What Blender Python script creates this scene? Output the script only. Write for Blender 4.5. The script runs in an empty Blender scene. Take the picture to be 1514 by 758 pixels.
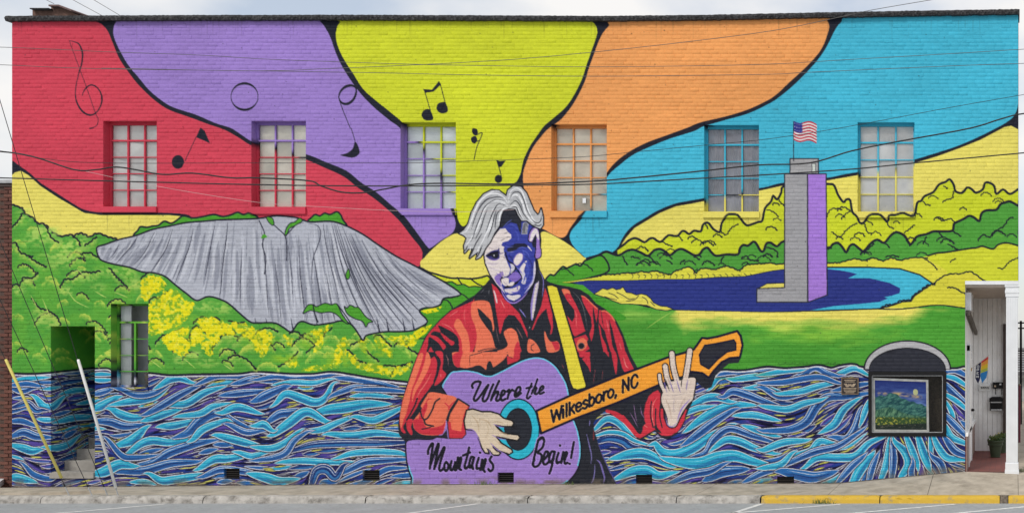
import bpy, bmesh, math, random
import numpy as np
from mathutils import Vector, Matrix

# ------------------------------------------------------------------ camera, sky, sun, exposure
scene = bpy.context.scene
COL = scene.collection
PPM = 83.0                      # wall units per metre: the facade is laid out on a 1514 x 758 drawing grid
DIST, PCX, PCY = 20.0, 1497.0, 520.0
def WX(px): return (px-757.0)/PPM
def WZ(py): return (716.0-py)/PPM
CAMX, CAMZ = WX(PCX), WZ(PCY)
cam = bpy.data.cameras.new("camera"); cam_ob = bpy.data.objects.new("camera", cam); COL.objects.link(cam_ob)
cam_ob.location = (CAMX, -DIST, CAMZ); cam_ob.rotation_euler = (math.radians(90), 0, 0)
cam.sensor_width = 36.0; cam.lens = PPM*DIST/1514*36.0
cam.shift_x = -(PCX-757)/1514; cam.shift_y = (PCY-379)/1514      # rising/shifting lens, as the photograph's upright perspective
cam.clip_end = 2000
scene.camera = cam_ob

SUN_EL, SUN_AZ = math.radians(46), math.radians(203)   # azimuth clockwise from +Y: behind the camera, to its left
world = bpy.data.worlds.new("World"); scene.world = world; world.use_nodes = True
nt = world.node_tree; nt.nodes.clear()
wo = nt.nodes.new("ShaderNodeOutputWorld"); mx = nt.nodes.new("ShaderNodeMixShader")
b1 = nt.nodes.new("ShaderNodeBackground"); b2 = nt.nodes.new("ShaderNodeBackground")
sky = nt.nodes.new("ShaderNodeTexSky"); sky.sky_type = 'NISHITA'; sky.sun_disc = False
sky.sun_elevation = SUN_EL; sky.sun_rotation = SUN_AZ; sky.air_density = 1.0; sky.dust_density = 2.0
b1.inputs[1].default_value = 0.13; nt.links.new(sky.outputs[0], b1.inputs[0])
b2.inputs[0].default_value = (1.0, .985, .97, 1); b2.inputs[1].default_value = 0.82
tc = nt.nodes.new("ShaderNodeTexCoord"); mp = nt.nodes.new("ShaderNodeMapping"); mp.inputs['Scale'].default_value = (1.6, 1.6, 3.0)
nz = nt.nodes.new("ShaderNodeTexNoise"); nz.inputs['Scale'].default_value = 2.6; nz.inputs['Detail'].default_value = 7
rp = nt.nodes.new("ShaderNodeValToRGB"); rp.color_ramp.elements[0].position = .36; rp.color_ramp.elements[1].position = .58
rp.color_ramp.elements[0].color = (.35, .35, .35, 1)
nt.links.new(tc.outputs['Generated'], mp.inputs[0]); nt.links.new(mp.outputs[0], nz.inputs['Vector']); nt.links.new(nz.outputs['Fac'], rp.inputs[0])
nt.links.new(rp.outputs[0], mx.inputs[0]); nt.links.new(b1.outputs[0], mx.inputs[1]); nt.links.new(b2.outputs[0], mx.inputs[2]); nt.links.new(mx.outputs[0], wo.inputs[0])
sun = bpy.data.lights.new("sun", 'SUN'); sun.energy = 1.5; sun.angle = math.radians(12); sun.color = (1, .96, .9)
sun_ob = bpy.data.objects.new("sun", sun); COL.objects.link(sun_ob)
sd = Vector((math.sin(SUN_AZ)*math.cos(SUN_EL), math.cos(SUN_AZ)*math.cos(SUN_EL), math.sin(SUN_EL)))
sun_ob.rotation_euler = (-sd).to_track_quat('-Z', 'Y').to_euler(); sun_ob.location = (0, -30, 40)
vs = scene.view_settings; vs.view_transform = 'Standard'; vs.look = 'None'; vs.exposure = 0.22; vs.gamma = 1; vs.use_curve_mapping = False
scene.cycles.max_bounces = 6

# ======================= MURAL PAINT (vector strokes -> colour lookup) =======================
PW, PH, SS = 1514, 758, 2
ART = np.zeros((PH*SS, PW*SS, 3), np.float32)
prng = random.Random(11)
K = (30, 33, 46)

def smooth(pts, closed=False, k=7):
    P = np.asarray(pts, float)
    n = len(P)
    if n < 3: return P
    if closed: Q = np.vstack([P[-1], P, P[0], P[1]])
    else: Q = np.vstack([2*P[0]-P[1], P, 2*P[-1]-P[-2]])
    m = n if closed else n-1
    t = np.linspace(0, 1, k, endpoint=False)[:, None]
    out = []
    for i in range(m):
        p0, p1, p2, p3 = Q[i], Q[i+1], Q[i+2], Q[i+3]
        out.append(.5*((2*p1)+(-p0+p2)*t+(2*p0-5*p1+4*p2-p3)*t**2+(-p0+3*p1-3*p2+p3)*t**3))
    if not closed: out.append(P[-1:])
    return np.vstack(out)

def cover(polys):
    V = np.vstack(polys)
    H, W = ART.shape[:2]
    c0 = max(0, int(V[:, 0].min()*SS)-1); c1 = min(W, int(V[:, 0].max()*SS)+2)
    r0 = max(0, int(V[:, 1].min()*SS)-1); r1 = min(H, int(V[:, 1].max()*SS)+2)
    if c1 <= c0 or r1 <= r0: return None
    h, w = (r1-r0)*2, c1-c0
    idx, wt = [], []
    for p in polys:
        x = p[:, 0]*SS-c0; y = (p[:, 1]*SS-r0)*2
        x2 = np.roll(x, -1); y2 = np.roll(y, -1)
        d = np.where(y2 > y, 1., -1.)
        ya, yb = np.minimum(y, y2), np.maximum(y, y2)
        s = np.clip(np.ceil(ya-.5), 0, h).astype(int); e = np.clip(np.ceil(yb-.5), 0, h).astype(int)
        cnt = np.maximum(e-s, 0)
        if cnt.sum() == 0: continue
        ei = np.repeat(np.arange(len(x)), cnt)
        off = np.arange(cnt.sum())-np.repeat(np.cumsum(cnt)-cnt, cnt)
        row = s[ei]+off
        sl = (x2-x)/np.where(np.abs(y2-y) < 1e-9, 1e-9, y2-y)
        xc = np.clip(x[ei]+(row+.5-y[ei])*sl[ei], 0, w)
        col = np.floor(xc).astype(int); fr = xc-col
        base = row*(w+2)+col
        idx += [base, base+1]; wt += [d[ei]*(1-fr), d[ei]*fr]
    if not idx: return None
    acc = np.bincount(np.concatenate(idx), np.concatenate(wt), minlength=h*(w+2)).reshape(h, w+2)
    m = np.clip(np.abs(np.cumsum(acc, 1)[:, :w]), 0, 1)
    m = .5*(m[0::2]+m[1::2])
    return m.astype(np.float32), r0, r1, c0, c1

def paint(polys, col, alpha=1., mod=None):
    r = cover([np.asarray(p, float) for p in polys])
    if r is None: return
    m, r0, r1, c0, c1 = r
    m = m*alpha
    if mod is not None:
        yy, xx = np.mgrid[r0:r1, c0:c1]
        m = m*mod(xx/SS, yy/SS)
    A = ART[r0:r1, c0:c1]
    c = np.asarray(col, np.float32)/255.
    A += m[..., None]*(c-A)

def fill(pts, col, sm=False, out=0, ocol=K, alpha=1., mod=None, k=7):
    P = smooth(pts, True, k) if sm else np.asarray(pts, float)
    paint([P], col, alpha, mod)
    if out: stroke(np.vstack([P, P[:1]]), out, ocol, sm=False)
    return P

def ribbon(P, w):
    n = len(P)
    T = np.gradient(P, axis=0); L = np.hypot(T[:, 0], T[:, 1])+1e-9; T /= L[:, None]
    N = np.stack([-T[:, 1], T[:, 0]], 1)*(np.asarray(w)[:, None]/2)
    return np.vstack([P+N, (P-N)[::-1]])

def disc(c, r, n=14):
    a = np.linspace(0, -2*math.pi, n, endpoint=False)
    return np.stack([c[0]+r*np.cos(a), c[1]+r*np.sin(a)], 1)

def sgn(p):
    x, y = p[:, 0], p[:, 1]
    return np.sum(x*np.roll(y, -1)-np.roll(x, -1)*y)

def stroke(pts, w, col, taper=0, sm=True, alpha=1., mod=None, k=6):
    """taper: 0 none, 1 both ends, 2 end only"""
    P = smooth(pts, False, k) if sm and len(pts) > 2 else np.asarray(pts, float)
    if len(P) < 2: return
    if len(P) == 2: P = np.vstack([P[0], P[0]*.66+P[1]*.34, P[0]*.33+P[1]*.67, P[1]])
    n = len(P)
    if not sm and not np.ndim(w) and not taper and n < 90:
        R = []
        for i in range(n-1):
            d = P[i+1]-P[i]; l = math.hypot(*d)
            if l < 1e-6: continue
            q = np.array([-d[1], d[0]])/l*w/2
            R.append(np.array([P[i]+q, P[i+1]+q, P[i+1]-q, P[i]-q]))
        R += [disc(p, w/2, 10) for p in P]
        paint([q if sgn(q) < 0 else q[::-1] for q in R], col, alpha, mod); return
    if np.ndim(w): W = np.interp(np.linspace(0, 1, n), np.linspace(0, 1, len(w)), w)
    else:
        t = np.linspace(0, 1, n)
        W = np.full(n, float(w))
        if taper == 1: W = w*(.15+.85*np.sin(math.pi*t)**.7)
        if taper == 2: W = w*(1-.9*t**1.5)
    # quads all wound one way so folds do not cancel
    R = []
    T = np.gradient(P, axis=0); L = np.hypot(T[:, 0], T[:, 1])+1e-9; T /= L[:, None]
    N = np.stack([-T[:, 1], T[:, 0]], 1)*(W[:, None]/2)
    A, B = P+N, P-N
    R = [np.array([A[i], A[i+1], B[i+1], B[i]]) for i in range(n-1)]
    R = [q if sgn(q) < 0 else q[::-1] for q in R]
    R += [disc(P[0], W[0]/2), disc(P[-1], W[-1]/2)]
    R = [q if sgn(q) < 0 else q[::-1] for q in R]
    paint(R, col, alpha, mod)

def _hash(ix, iy, s):
    h = (ix*374761393+iy*668265263+s*1442695041) & 0xffffffff
    h = ((h ^ (h >> 13))*1274126177) & 0xffffffff
    return ((h ^ (h >> 16)) & 0xffff)/65535.
def vnoise(x, y, s=0):
    ix = np.floor(x).astype(np.int64); iy = np.floor(y).astype(np.int64)
    fx = x-ix; fy = y-iy; fx = fx*fx*(3-2*fx); fy = fy*fy*(3-2*fy)
    a = _hash(ix, iy, s); b = _hash(ix+1, iy, s); c = _hash(ix, iy+1, s); d = _hash(ix+1, iy+1, s)
    return (a*(1-fx)+b*fx)*(1-fy)+(c*(1-fx)+d*fx)*fy
def fbm(x, y, s=0):
    return (vnoise(x, y, s)+.5*vnoise(x*2.1, y*2.1, s+1)+.25*vnoise(x*4.3, y*4.3, s+2))/1.75
def speck(sc, th, s=0, soft=.06):
    return lambda x, y: np.clip((fbm(x/sc, y/sc, s)-th)/soft, 0, 1)
def fade(x0, y0, rx, ry, s=0, amp=.35):
    return lambda x, y: np.clip(1.15-np.sqrt(((x-x0)/rx)**2+((y-y0)/ry)**2)+amp*(fbm(x/26, y/9, s)-.5)*2, 0, 1)

def Zm(ox, oy, sc=3.984):
    return lambda *p: [(ox+p[i]/sc, oy+p[i+1]/sc) for i in range(0, len(p), 2)]

RED, PUR, LIM, ORA = (207, 66, 86), (155, 127, 203), (206, 215, 44), (235, 159, 92)
CYA, YEL, GRN, LEAF = (66, 182, 212), (229, 217, 102), (82, 160, 58), (201, 212, 42)
NAVY, LAKE = (34, 36, 98), (42, 54, 132)

def paint_sky_bands():
    ART[:] = np.array(K, np.float32)/255
    fill([(10,20),(120,24),(138,31),(150,36),(159,46),(166,62),(176,86),(190,107),(206,127),(227,147),(249,162),(279,173),(309,184),(332,192),(352,203),(374,216),(410,224),(452,236),(480,248),(508,261),(530,278),(550,291),(570,307),(591,327),(608,349),(624,371),(621,391),(612,396),(560,420),(330,420),(300,350),(284,322),(268,316),(235,314.2),(200,313.8),(150,314),(125,310),(108,301),(86,287),(61,271),(44,256),(30,246),(19,238),(8,232),(8,100)], RED, True)
    fill([(180,26),(330,26),(462,27),(474,33),(482,43),(489,57),(496,77),(504,95),(516,115),(532,137),(552,158),(576,178),(594,192),(625,230),(655,280),(669,313),(673.5,330),(671,341),(664,348),(651,356),(638,365.5),(632,365),(615,342),(597,319),(577,302),(556,284),(534,270),(512,252.5),(480,239),(455,229),(410,219),(376,211),(352,196),(340,189),(318,182),(290,170),(262,161),(245,153),(222,135),(205,115),(190,97),(176,73),(168,53),(168,40),(172,33)], PUR, True)
    fill([(512,28),(700,27),(862,28),(876,33),(882,41),(882.5,52),(875,74),(868,94),(860,118),(848,142),(835,160),(818,175),(804,187),(796,198),(783,217),(774,237),(770,255),(764,268),(755,275),(740,300),(720,310),(700,322),(690,331),(684,334.5),(678,327),(674,312),(660,278),(630,228),(598,185),(577,166),(557,150),(537,132),(522,109),(509,89),(500,70),(496.5,55),(498,42),(503,33)], LIM, True)
    fill([(915,28),(1070,27),(1214,26),(1223,31),(1226,40),(1223,52),(1217,68),(1207,83),(1189,102),(1167,122),(1149,139),(1134,149),(1106,162),(1074,172),(1036,181),(1016,189),(986,200),(956,211),(931,224),(911,239),(897,256),(882,285),(866,310),(855,321),(843,337),(837,348),(829,351.5),(818,347),(806,340),(790,330),(780,300),(774,274),(773.5,256),(779,238),(788,218),(805,196),(814,188),(829,177),(841,163),(851,148),(864,122),(871,100),(879,78),(884,64),(891,50),(900,39)], ORA, True)
    fill([(1262,22),(1380,18),(1520,14),(1520,150),(1507,152),(1503,164),(1497,174),(1485,183),(1470,191),(1448,202),(1418,215),(1385,226),(1352,236),(1310,247),(1268,254.5),(1247,258),(1222,263),(1159,270),(1134,276),(1123,278),(1080,284),(1040,293),(1024,296),(998,301),(973,311),(956,321),(935,334),(922,349),(913,366),(900,376),(885,382),(871,384),(860,376),(848,364),(842.5,352),(845,341),(857,327),(865,316),(884,287),(898,261),(916,244),(936,229),(961,217),(991,205),(1026,194),(1040,187),(1071,178),(1106,168),(1134,155),(1149,146),(1169,130),(1190,110),(1208,90),(1220,73),(1228,58),(1235,44),(1243,34)], CYA, True)
    fill([(14,262),(22,255),(31,252.5),(42,259),(60,275),(84,291),(108,305),(124,314.5),(150,318),(200,317.5),(251,318),(275,320),(275,430),(14,430)], YEL, False)
    fill([(916,366),(925,352),(938,337),(958,325),(975,315),(999,305),(1025,300.5),(1042,297),(1080,288),(1125,281.5),(1159,274),(1222,267),(1268,259),(1310,251),(1353,241),(1386,231),(1419,219),(1449,207),(1472,195),(1485,188),(1495,186),(1503,190),(1520,200),(1520,420),(916,420)], YEL, False)
    fill([(622,394),(629,379),(646,362),(661,351),(675,345),(690,350),(720,365),(790,350),(801,343),(808,343),(824,351),(836,358),(850,368),(862,379),(868,386),(862,420),(800,440),(650,440)], YEL, True)

def paint_notes():
    z1, z2, z5, z6 = Zm(0,0), Zm(380,0), Zm(0,190), Zm(380,190)
    stroke(z1(485,563,495,535,520,508,545,502,575,520,597,560,597,610,575,655,540,678,500,668,465,630,445,575,447,510,465,430,482,370,485,310,465,262,435,247,408,240),[.8,1.8,2,1.6,2.2,1.4,2.4,2.4,1.6,1,2,2.4,1.2,.6],K,k=8)
    stroke(z1(408,240,440,330,500,490,560,660,577,700,572,735,550,752,530,757),[.7,.7,.7,.8,.9,1,2],K)
    for cx, cy, rx, ry in ((361.5,143,20,19.5),):
        t = np.linspace(0, 2*math.pi, 60)
        P = np.stack([cx+rx*np.cos(t), cy+ry*np.sin(t)], 1)
        stroke(P, 1.+2.6*np.abs(np.sin(t))**2.5, K, sm=False)
    stroke(z2(490,600,482,570,495,535,525,510,560,505,582,520,582,555,565,590,535,612,505,610,490,595),[2,1.6,3,4,3.6,2,3,3.6,4,3,2],K)
    stroke(z2(490,605,510,660,550,757),1,K); stroke(z6(555,0,578,75),1,K)
    fill(z6(580,78,605,135,590,160,560,172,520,165,490,157,530,145,562,120), K, True)
    fill(z2(978,525,1030,530,1072,478,1082,500,1040,540,990,548), K)
    stroke(z2(985,530,1022,655),1.1,K); stroke(z2(1078,490,1112,620),1.1,K)
    fill(z2(1022,652,1038,700,1015,710,985,705,970,680,978,655,1000,643), K, True)
    fill(z2(1110,605,1124,652,1100,668,1072,662,1058,640,1066,612,1090,603), K, True)
    fill(z5(1180,-5,1205,15,1225,60,1237,88,1210,75,1155,52), K); stroke(z5(1155,50,1090,190),.9,K)
    t = np.linspace(0, 2*math.pi, 24, endpoint=False)
    fill(np.stack([263+9*np.cos(t), 239.5+10.2*np.sin(t)], 1), K)
    fill(z6(1270,0,1295,5,1300,30,1285,42,1268,25), K, True)
    fill(z6(1262,55,1285,45,1297,65,1285,88,1265,80), K, True)
    stroke(z6(1290,40,1325,25,1318,55,1295,110,1278,185),[1.4,1.2,1.2,1.2,.9],K); stroke(z6(1290,78,1312,70),1.2,K)
    fill(z6(1408,185,1430,192,1465,188,1440,225,1422,228), K); stroke(z6(1418,200,1440,285),1.1,K)
    t = np.linspace(0, 2*math.pi, 24, endpoint=False)
    fill(np.stack([737+5.6*np.cos(t), 264.5+6*np.sin(t)], 1), K)

def paint_water():
    WL = [(10,551),(50,552),(100,548),(138,544.5),(160,544),(173,551),(221,551),(251,554),(289,553),(351,552),(380,549),(430,552),(463,552),(490,549),(520,553),(556,559),(601,564)]
    fill([(5,530),(620,530),(620,735),(5,735)], NAVY)
    fill([(860,530),(1440,530),(1440,735),(860,735)], NAVY)
    A, B, C, D = Zm(0,568), Zm(380,568), Zm(760,568), Zm(1134,568)
    A0, B0, C0, D0 = Zm(0,380), Zm(380,380), Zm(760,380), Zm(1134,380)
    cy, bl, dk = (46,170,204), (40,104,172), (28,58,120)
    L = [(A,cy,30,385,50,440,40,500,40),(A,cy,42,215,80,260,130,310,130,360,85),(A,cy,36,350,220,430,205,550,210),(A,bl,30,75,215,130,215,200,240),
    (A,bl,42,80,300,140,280,210,305,280,310),(A,cy,44,85,360,140,375,190,390,240,380),(A,cy,38,280,370,340,375,400,360,440,330),(A,cy,46,70,545,110,550,180,565),
    (A,bl,30,150,480,200,530,290,555,340,530),(A,cy,48,560,140,610,120,680,80),(A,bl,44,570,215,650,220,730,245,830,240),(A,cy,46,660,145,710,175,780,195,850,190),
    (A,cy,42,870,205,930,185,1030,155),(A,cy,42,680,115,760,100,860,85,930,60,1000,0),(A,bl,32,560,55,600,45,650,30),(A,cy,52,700,355,770,330,810,300,850,260),
    (A,cy,44,750,410,830,350,900,330,1000,340,1110,325),(A,bl,46,800,480,900,460,1000,400,1150,350,1250,330),(A,cy,40,960,245,1030,240,1140,215),
    (A,bl,50,1050,305,1110,280,1180,210,1280,165,1360,210,1470,260),(A,cy,38,1140,320,1200,260,1330,210),(A,cy,40,1000,120,1100,110,1200,50,1290,20),
    (A,cy,34,1060,185,1180,170,1250,130,1320,115),(A,cy,42,1310,165,1380,135,1440,140,1514,165),(A,cy,42,1290,300,1400,330,1530,365),(A,bl,44,690,510,850,505,1000,465,1150,455),
    (A,cy,56,560,525,620,510,700,470,780,480),(A,cy,44,890,530,950,565,1020,560,1150,540,1250,530),(A,cy,44,1180,490,1260,440,1340,435,1440,420),(A,bl,36,1200,540,1300,500,1420,510,1530,530),
    (A,bl,40,870,170,960,120,1060,60,1160,10),(A,bl,34,700,20,800,60,900,50,980,10),(A,dk,36,90,130,160,110,210,150,250,150),(A,bl,30,640,330,720,420,800,430,900,420),
    (A,bl,36,1330,60,1420,50,1530,40),(A,bl,32,1360,240,1450,280,1540,270),(A,cy,30,1410,400,1480,420,1560,400),(A,bl,36,75,20,130,35,190,20),
    (A0,cy,26,80,725,160,715,255,708),(A0,cy,22,558,690,600,688,652,690),(A0,cy,22,558,722,600,725,652,722),(A0,cy,40,940,757,1000,720,1060,712,1120,735),(A0,bl,30,1180,740,1280,700,1400,700,1514,690),(A0,bl,36,1400,740,1500,715,1600,730),(A0,bl,26,80,752,160,745,230,757),
    (B0,bl,34,0,720,120,700,220,712,330,700,430,690,520,700),(B0,bl,34,480,710,600,720,700,740,790,757),(B0,cy,28,130,745,220,735,330,740,420,720),
    (B,bl,48,0,90,60,60,160,15),(B,cy,46,110,110,170,55,260,80,340,105,400,80,440,5),(B,cy,58,350,165,430,145,520,135,640,115,750,115),(B,bl,44,70,215,130,175,190,165,250,150),
    (B,cy,52,100,290,190,225,290,160,400,215),(B,cy,34,290,275,380,265,460,230,560,190),(B,cy,40,430,290,560,300,700,285,850,300),(B,dk,40,220,385,330,355,500,345,700,345,875,340),
    (B,cy,36,0,370,80,375,150,350,240,280),(B,bl,34,0,445,100,430,170,400,220,330,290,280),(B,cy,34,150,455,260,448,390,455,560,460),(B,cy,34,480,430,560,405,680,395,820,400,880,415),
    (B,bl,38,480,530,560,490,640,455,760,445,880,440),(B,cy,52,-20,530,60,550,130,570,210,560),(B,dk,50,320,590,350,510,410,500,460,545,505,480),(B,cy,40,0,240,40,235,80,265),
    (B,cy,30,590,65,660,58,760,70),(B,cy,38,590,190,680,210,760,180,845,140),(B,bl,32,450,60,560,20,640,20,740,20),(B,bl,26,600,30,720,30,860,40),(B,bl,30,560,590,640,570,760,500,860,490),
    (C,cy,34,480,260,540,205,600,215,660,270,720,330),(C,dk,54,490,335,560,312,640,325,700,365,790,370,845,335),(C,cy,22,485,300,560,280,640,290,710,330,790,355),(C,cy,56,600,430,680,410,760,405,830,430,910,475),
    (C,cy,54,620,545,700,510,780,505,850,535,930,520),(C,cy,56,830,345,880,400,960,410,1060,370,1150,310,1270,240),(C,bl,38,1050,430,1130,400,1180,320,1270,260,1400,300,1530,340),
    (C,cy,48,1030,260,1110,200,1200,150,1300,120,1395,120),(C,cy,42,1050,120,1130,80,1200,75,1270,100),(C,bl,40,1240,70,1290,40,1370,60,1450,90,1530,115),(C,cy,66,900,440,1000,460,1100,462,1200,430,1300,420,1400,450,1530,485),
    (C,bl,56,1150,550,1220,515,1345,500),(C,cy,42,1180,370,1250,325,1330,335,1420,375,1530,405),(C,cy,36,1330,180,1420,180,1530,205),(C,cy,34,1380,250,1440,270,1530,300),(C,bl,38,930,575,1040,530,1150,510,1230,470),
    (C,cy,30,1010,170,1080,140,1150,130),(C,bl,44,1020,340,1100,280,1180,220,1290,150),(C0,cy,40,1165,757,1200,705,1260,690,1290,705),(C0,bl,34,1200,690,1290,672,1400,680,1530,665),(C0,cy,34,1290,720,1400,705,1530,690),(C,cy,30,1390,20,1450,15,1530,30),(C,bl,34,1380,560,1460,520,1540,500),
    (D,bl,48,-20,272,130,265,230,220,290,130,360,75,470,70,600,50),(D,cy,36,-10,130,120,145,220,110,320,90),(D,bl,38,-20,20,80,70,200,50,300,20),(D,cy,34,80,55,200,40,300,10,400,-10),(D,cy,42,340,270,400,230,450,150,520,95),
    (D,bl,44,400,310,470,320,520,260,560,150,600,130),(D,cy,38,-20,385,100,340,220,330),(D,cy,38,180,410,260,390,310,335,385,345),(D,cy,42,225,485,300,430,420,430,520,420,600,345,690,305),(D,bl,36,90,480,220,420,300,390,420,360,560,270),
    (D,cy,34,-20,490,80,470,140,410),(D,bl,60,90,510,200,535,280,545,380,520),(D,cy,52,500,590,550,500,610,425),(D,bl,34,600,570,620,490,645,430),(D,cy,34,670,560,700,470,720,335),(D,bl,38,735,550,745,440,740,350),
    (D,cy,48,790,540,835,470,815,400,755,340),(D,cy,38,885,465,855,390,820,305),(D,cy,44,950,480,920,400,890,305),(D,cy,24,965,400,965,305),(D,bl,40,1045,525,1020,465,980,430),(D,cy,38,1140,440,1060,430,1010,370,980,305),
    (D,cy,26,1060,110,1090,170,1100,230,1160,270),(D,bl,38,1050,0,1110,60,1180,120),(D,cy,26,1055,60,1120,100,1180,150),(D,cy,34,1055,250,1090,310,1180,350),(D,bl,34,1050,180,1110,240,1180,310),(D,bl,40,1060,330,1110,390,1180,420),
    (D0,cy,30,370,715,450,675,520,655,590,690),(D0,bl,32,100,735,200,695,280,650,350,680,420,700),(D0,cy,26,-20,690,90,672,200,665),(D0,bl,30,-20,740,100,735,300,705,420,740),(D0,bl,30,1055,670,1110,665,1180,700),(D0,cy,26,1055,700,1110,715,1180,760),
    (D,bl,30,420,30,500,10,590,-5),(D,cy,30,560,210,580,150,600,100),(D,bl,34,430,560,500,480,560,430),(D,bl,30,870,590,850,520,860,470)]
    spl = []
    for z, c, w, *p in L: spl.append((smooth(z(*p), k=6), w/3.984, c))
    # flow direction from the traced crests
    PX, TX = [], []
    for P, w, c in spl:
        T = np.gradient(P, axis=0); PX.append(P); TX.append(np.arctan2(T[:, 1], T[:, 0]))
    PX = np.vstack(PX); TA = np.concatenate(TX)*2
    c2, s2 = np.cos(TA), np.sin(TA)
    def flow(x, y):
        w = 1/((PX[:, 0]-x)**2+(PX[:, 1]-y)**2+30)**1.6
        return .5*math.atan2((w*s2).sum(), (w*c2).sum())
    def trace(x, y, n, st=3.):
        pts = [(x, y)]; a0 = flow(x, y)
        for sg in (1, -1):
            px, py, a = x, y, a0; seg = []
            for i in range(n):
                b = flow(px, py)
                if math.cos(b-a) < 0: b += math.pi
                a = b; px += sg*st*math.cos(a); py += sg*st*math.sin(a); seg.append((px, py))
            pts = pts+seg if sg > 0 else seg[::-1]+pts
        return np.array(pts)
    seeds = []
    for x0, x1 in ((18, 606), (876, 1430)):
        y = 546.
        while y < 722:
            x = x0+prng.random()*14
            while x < x1:
                seeds.append((x+prng.uniform(-4, 4), y+prng.uniform(-1.6, 1.6))); x += 15.5
            y += 4.3
    prng.shuffle(seeds)
    for i, (x, y) in enumerate(seeds):
        r = prng.random(); P = trace(x, y, prng.randint(4, 8))
        if r < .20: stroke(P, prng.uniform(2.5, 4.6), (84,70,156), 1, sm=False)
        elif r < .44: stroke(P, prng.uniform(2.5, 4.5), (32,58,136), 1, sm=False)
        elif r < .60: stroke(P, prng.uniform(2, 3.5), (16,16,46), 1, sm=False)
        elif r < .88:
            stroke(P, 3.4, (16,16,44), 1, sm=False); stroke(P, prng.uniform(1., 1.6), (214,214,226), 1, sm=False)
        else: stroke(P[2:-2], 1.7, (206,204,104), 1, sm=False)
    auto = []
    for x0, x1 in ((18, 606), (876, 1430)):
        y = 552.
        while y < 722:
            x = x0+prng.random()*20
            while x < x1:
                q = (x+prng.uniform(-8, 8), y+prng.uniform(-3, 3)); x += 38
                if min((np.hypot(P[:, 0]-q[0], P[:, 1]-q[1])-w*.5).min() for P, w, c in spl) > 3.4:
                    auto.append((trace(q[0], q[1], prng.randint(4, 9)), prng.uniform(3.5, 8), prng.choice((bl, dk, dk, cy, (70,58,146), (30,44,110), bl))))
            y += 11.5
    nau = len(auto)
    for li, (P, w, c) in enumerate(auto+[(P, w*1.04, c) for P, w, c in spl]):
        if li == nau:
            for (x, y) in seeds[::9]:
                h = trace(x, y, 3); stroke(h, 3.4, (16,16,44), 1, sm=False); stroke(h, 2., (206,204,100), 1, sm=False)
        # trailing crest lines run on beyond the tips
        h0 = trace(P[0][0], P[0][1], 5); h1 = trace(P[-1][0], P[-1][1], 5)
        for h in ((h0, h1) if li >= nau else ()): stroke(h, 3.2, (16,16,44), 1, sm=False); stroke(h, 1.3, (218,218,228), 1, sm=False)
        if li >= nau:
            def ext(p, d):
                h = trace(p[0], p[1], 4); k_ = len(h)//2
                e = h[k_+1:] if np.dot(h[-1]-p, d) > 0 else h[:k_][::-1]
                return e
            P = np.vstack([ext(P[0], P[0]-P[1])[::-1], P, ext(P[-1], P[-1]-P[-2])])
        n = len(P)
        if n < 30: P = np.stack([np.interp(np.linspace(0, 1, 30), np.linspace(0, 1, n), P[:, k]) for k in (0, 1)], 1); n = 30
        t = np.linspace(0, 1, n)
        W = w*np.sin(math.pi*t**.92)**.85+.05
        stroke(P, W+np.minimum(4.4, W+1.2), (16,16,44), sm=False)
        stroke(P, W+np.minimum(2.1, W*.5+1.), (226,224,230), sm=False)
        stroke(P, W, c, sm=False)
        T = np.gradient(P, axis=0); T /= np.hypot(T[:, 0], T[:, 1])[:, None]+1e-9; N = np.stack([-T[:, 1], T[:, 0]], 1)
        if c[1] > 150:
            stroke((P+N*W[:, None]*.22)[n//6:-n//6 or None], w*.22, (40,126,178), 1, sm=False)
            if w > 7: stroke((P-N*W[:, None]*.2)[n//4:-n//5 or None], .9, (150,220,236), 1, sm=False)
            if w > 10:
                stroke((P+N*W[:, None]*.08)[n//3:-n//8], 1., (28,92,150), 1, sm=False); stroke((P+N*W[:, None]*.34)[n//5:-n//3], .8, (24,60,120), 1, sm=False)
        else:
            stroke((P+N*W[:, None]*.2)[n//6:-n//6 or None], w*.34, (40,84,148) if c[1] > 100 else (52,116,178), 1, sm=False)
            if w > 8: stroke((P-N*W[:, None]*.25)[n//5:-n//5 or None], 1.1, (200,214,232), 1, sm=False)
            if w > 9: stroke((P+N*W[:, None]*.02)[n//4:-n//8], 1.1, (22,30,84), 1, sm=False)
    return WL

def bumpy(guide, w, col=K, step=7, amp=2.6, seed=0, taper=0):
    """a scalloped tree-line stroke along a guide"""
    r = random.Random(seed); P = smooth(guide, k=12)
    d = np.concatenate([[0], np.cumsum(np.hypot(*np.diff(P, axis=0).T))])
    s, out = 0., []
    while s < d[-1]:
        l = step*r.uniform(.6, 1.5); a = amp*r.uniform(.5, 1.4)
        for u in (0, .25, .55, .8):
            q = min(s+l*u, d[-1]); x = np.interp(q, d, P[:, 0]); y = np.interp(q, d, P[:, 1])
            i = min(np.searchsorted(d, q), len(P)-1); t = P[i]-P[i-1]; t = t/(np.hypot(*t)+1e-9)
            h = a*math.sin(math.pi*u*.95)
            nx, ny = t[1], -t[0]
            out.append((x+nx*h, y+ny*h))
        s += l
    out.append(tuple(P[-1]))
    if w: stroke(out, w, col, taper, sm=True, k=3)
    return out

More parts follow.
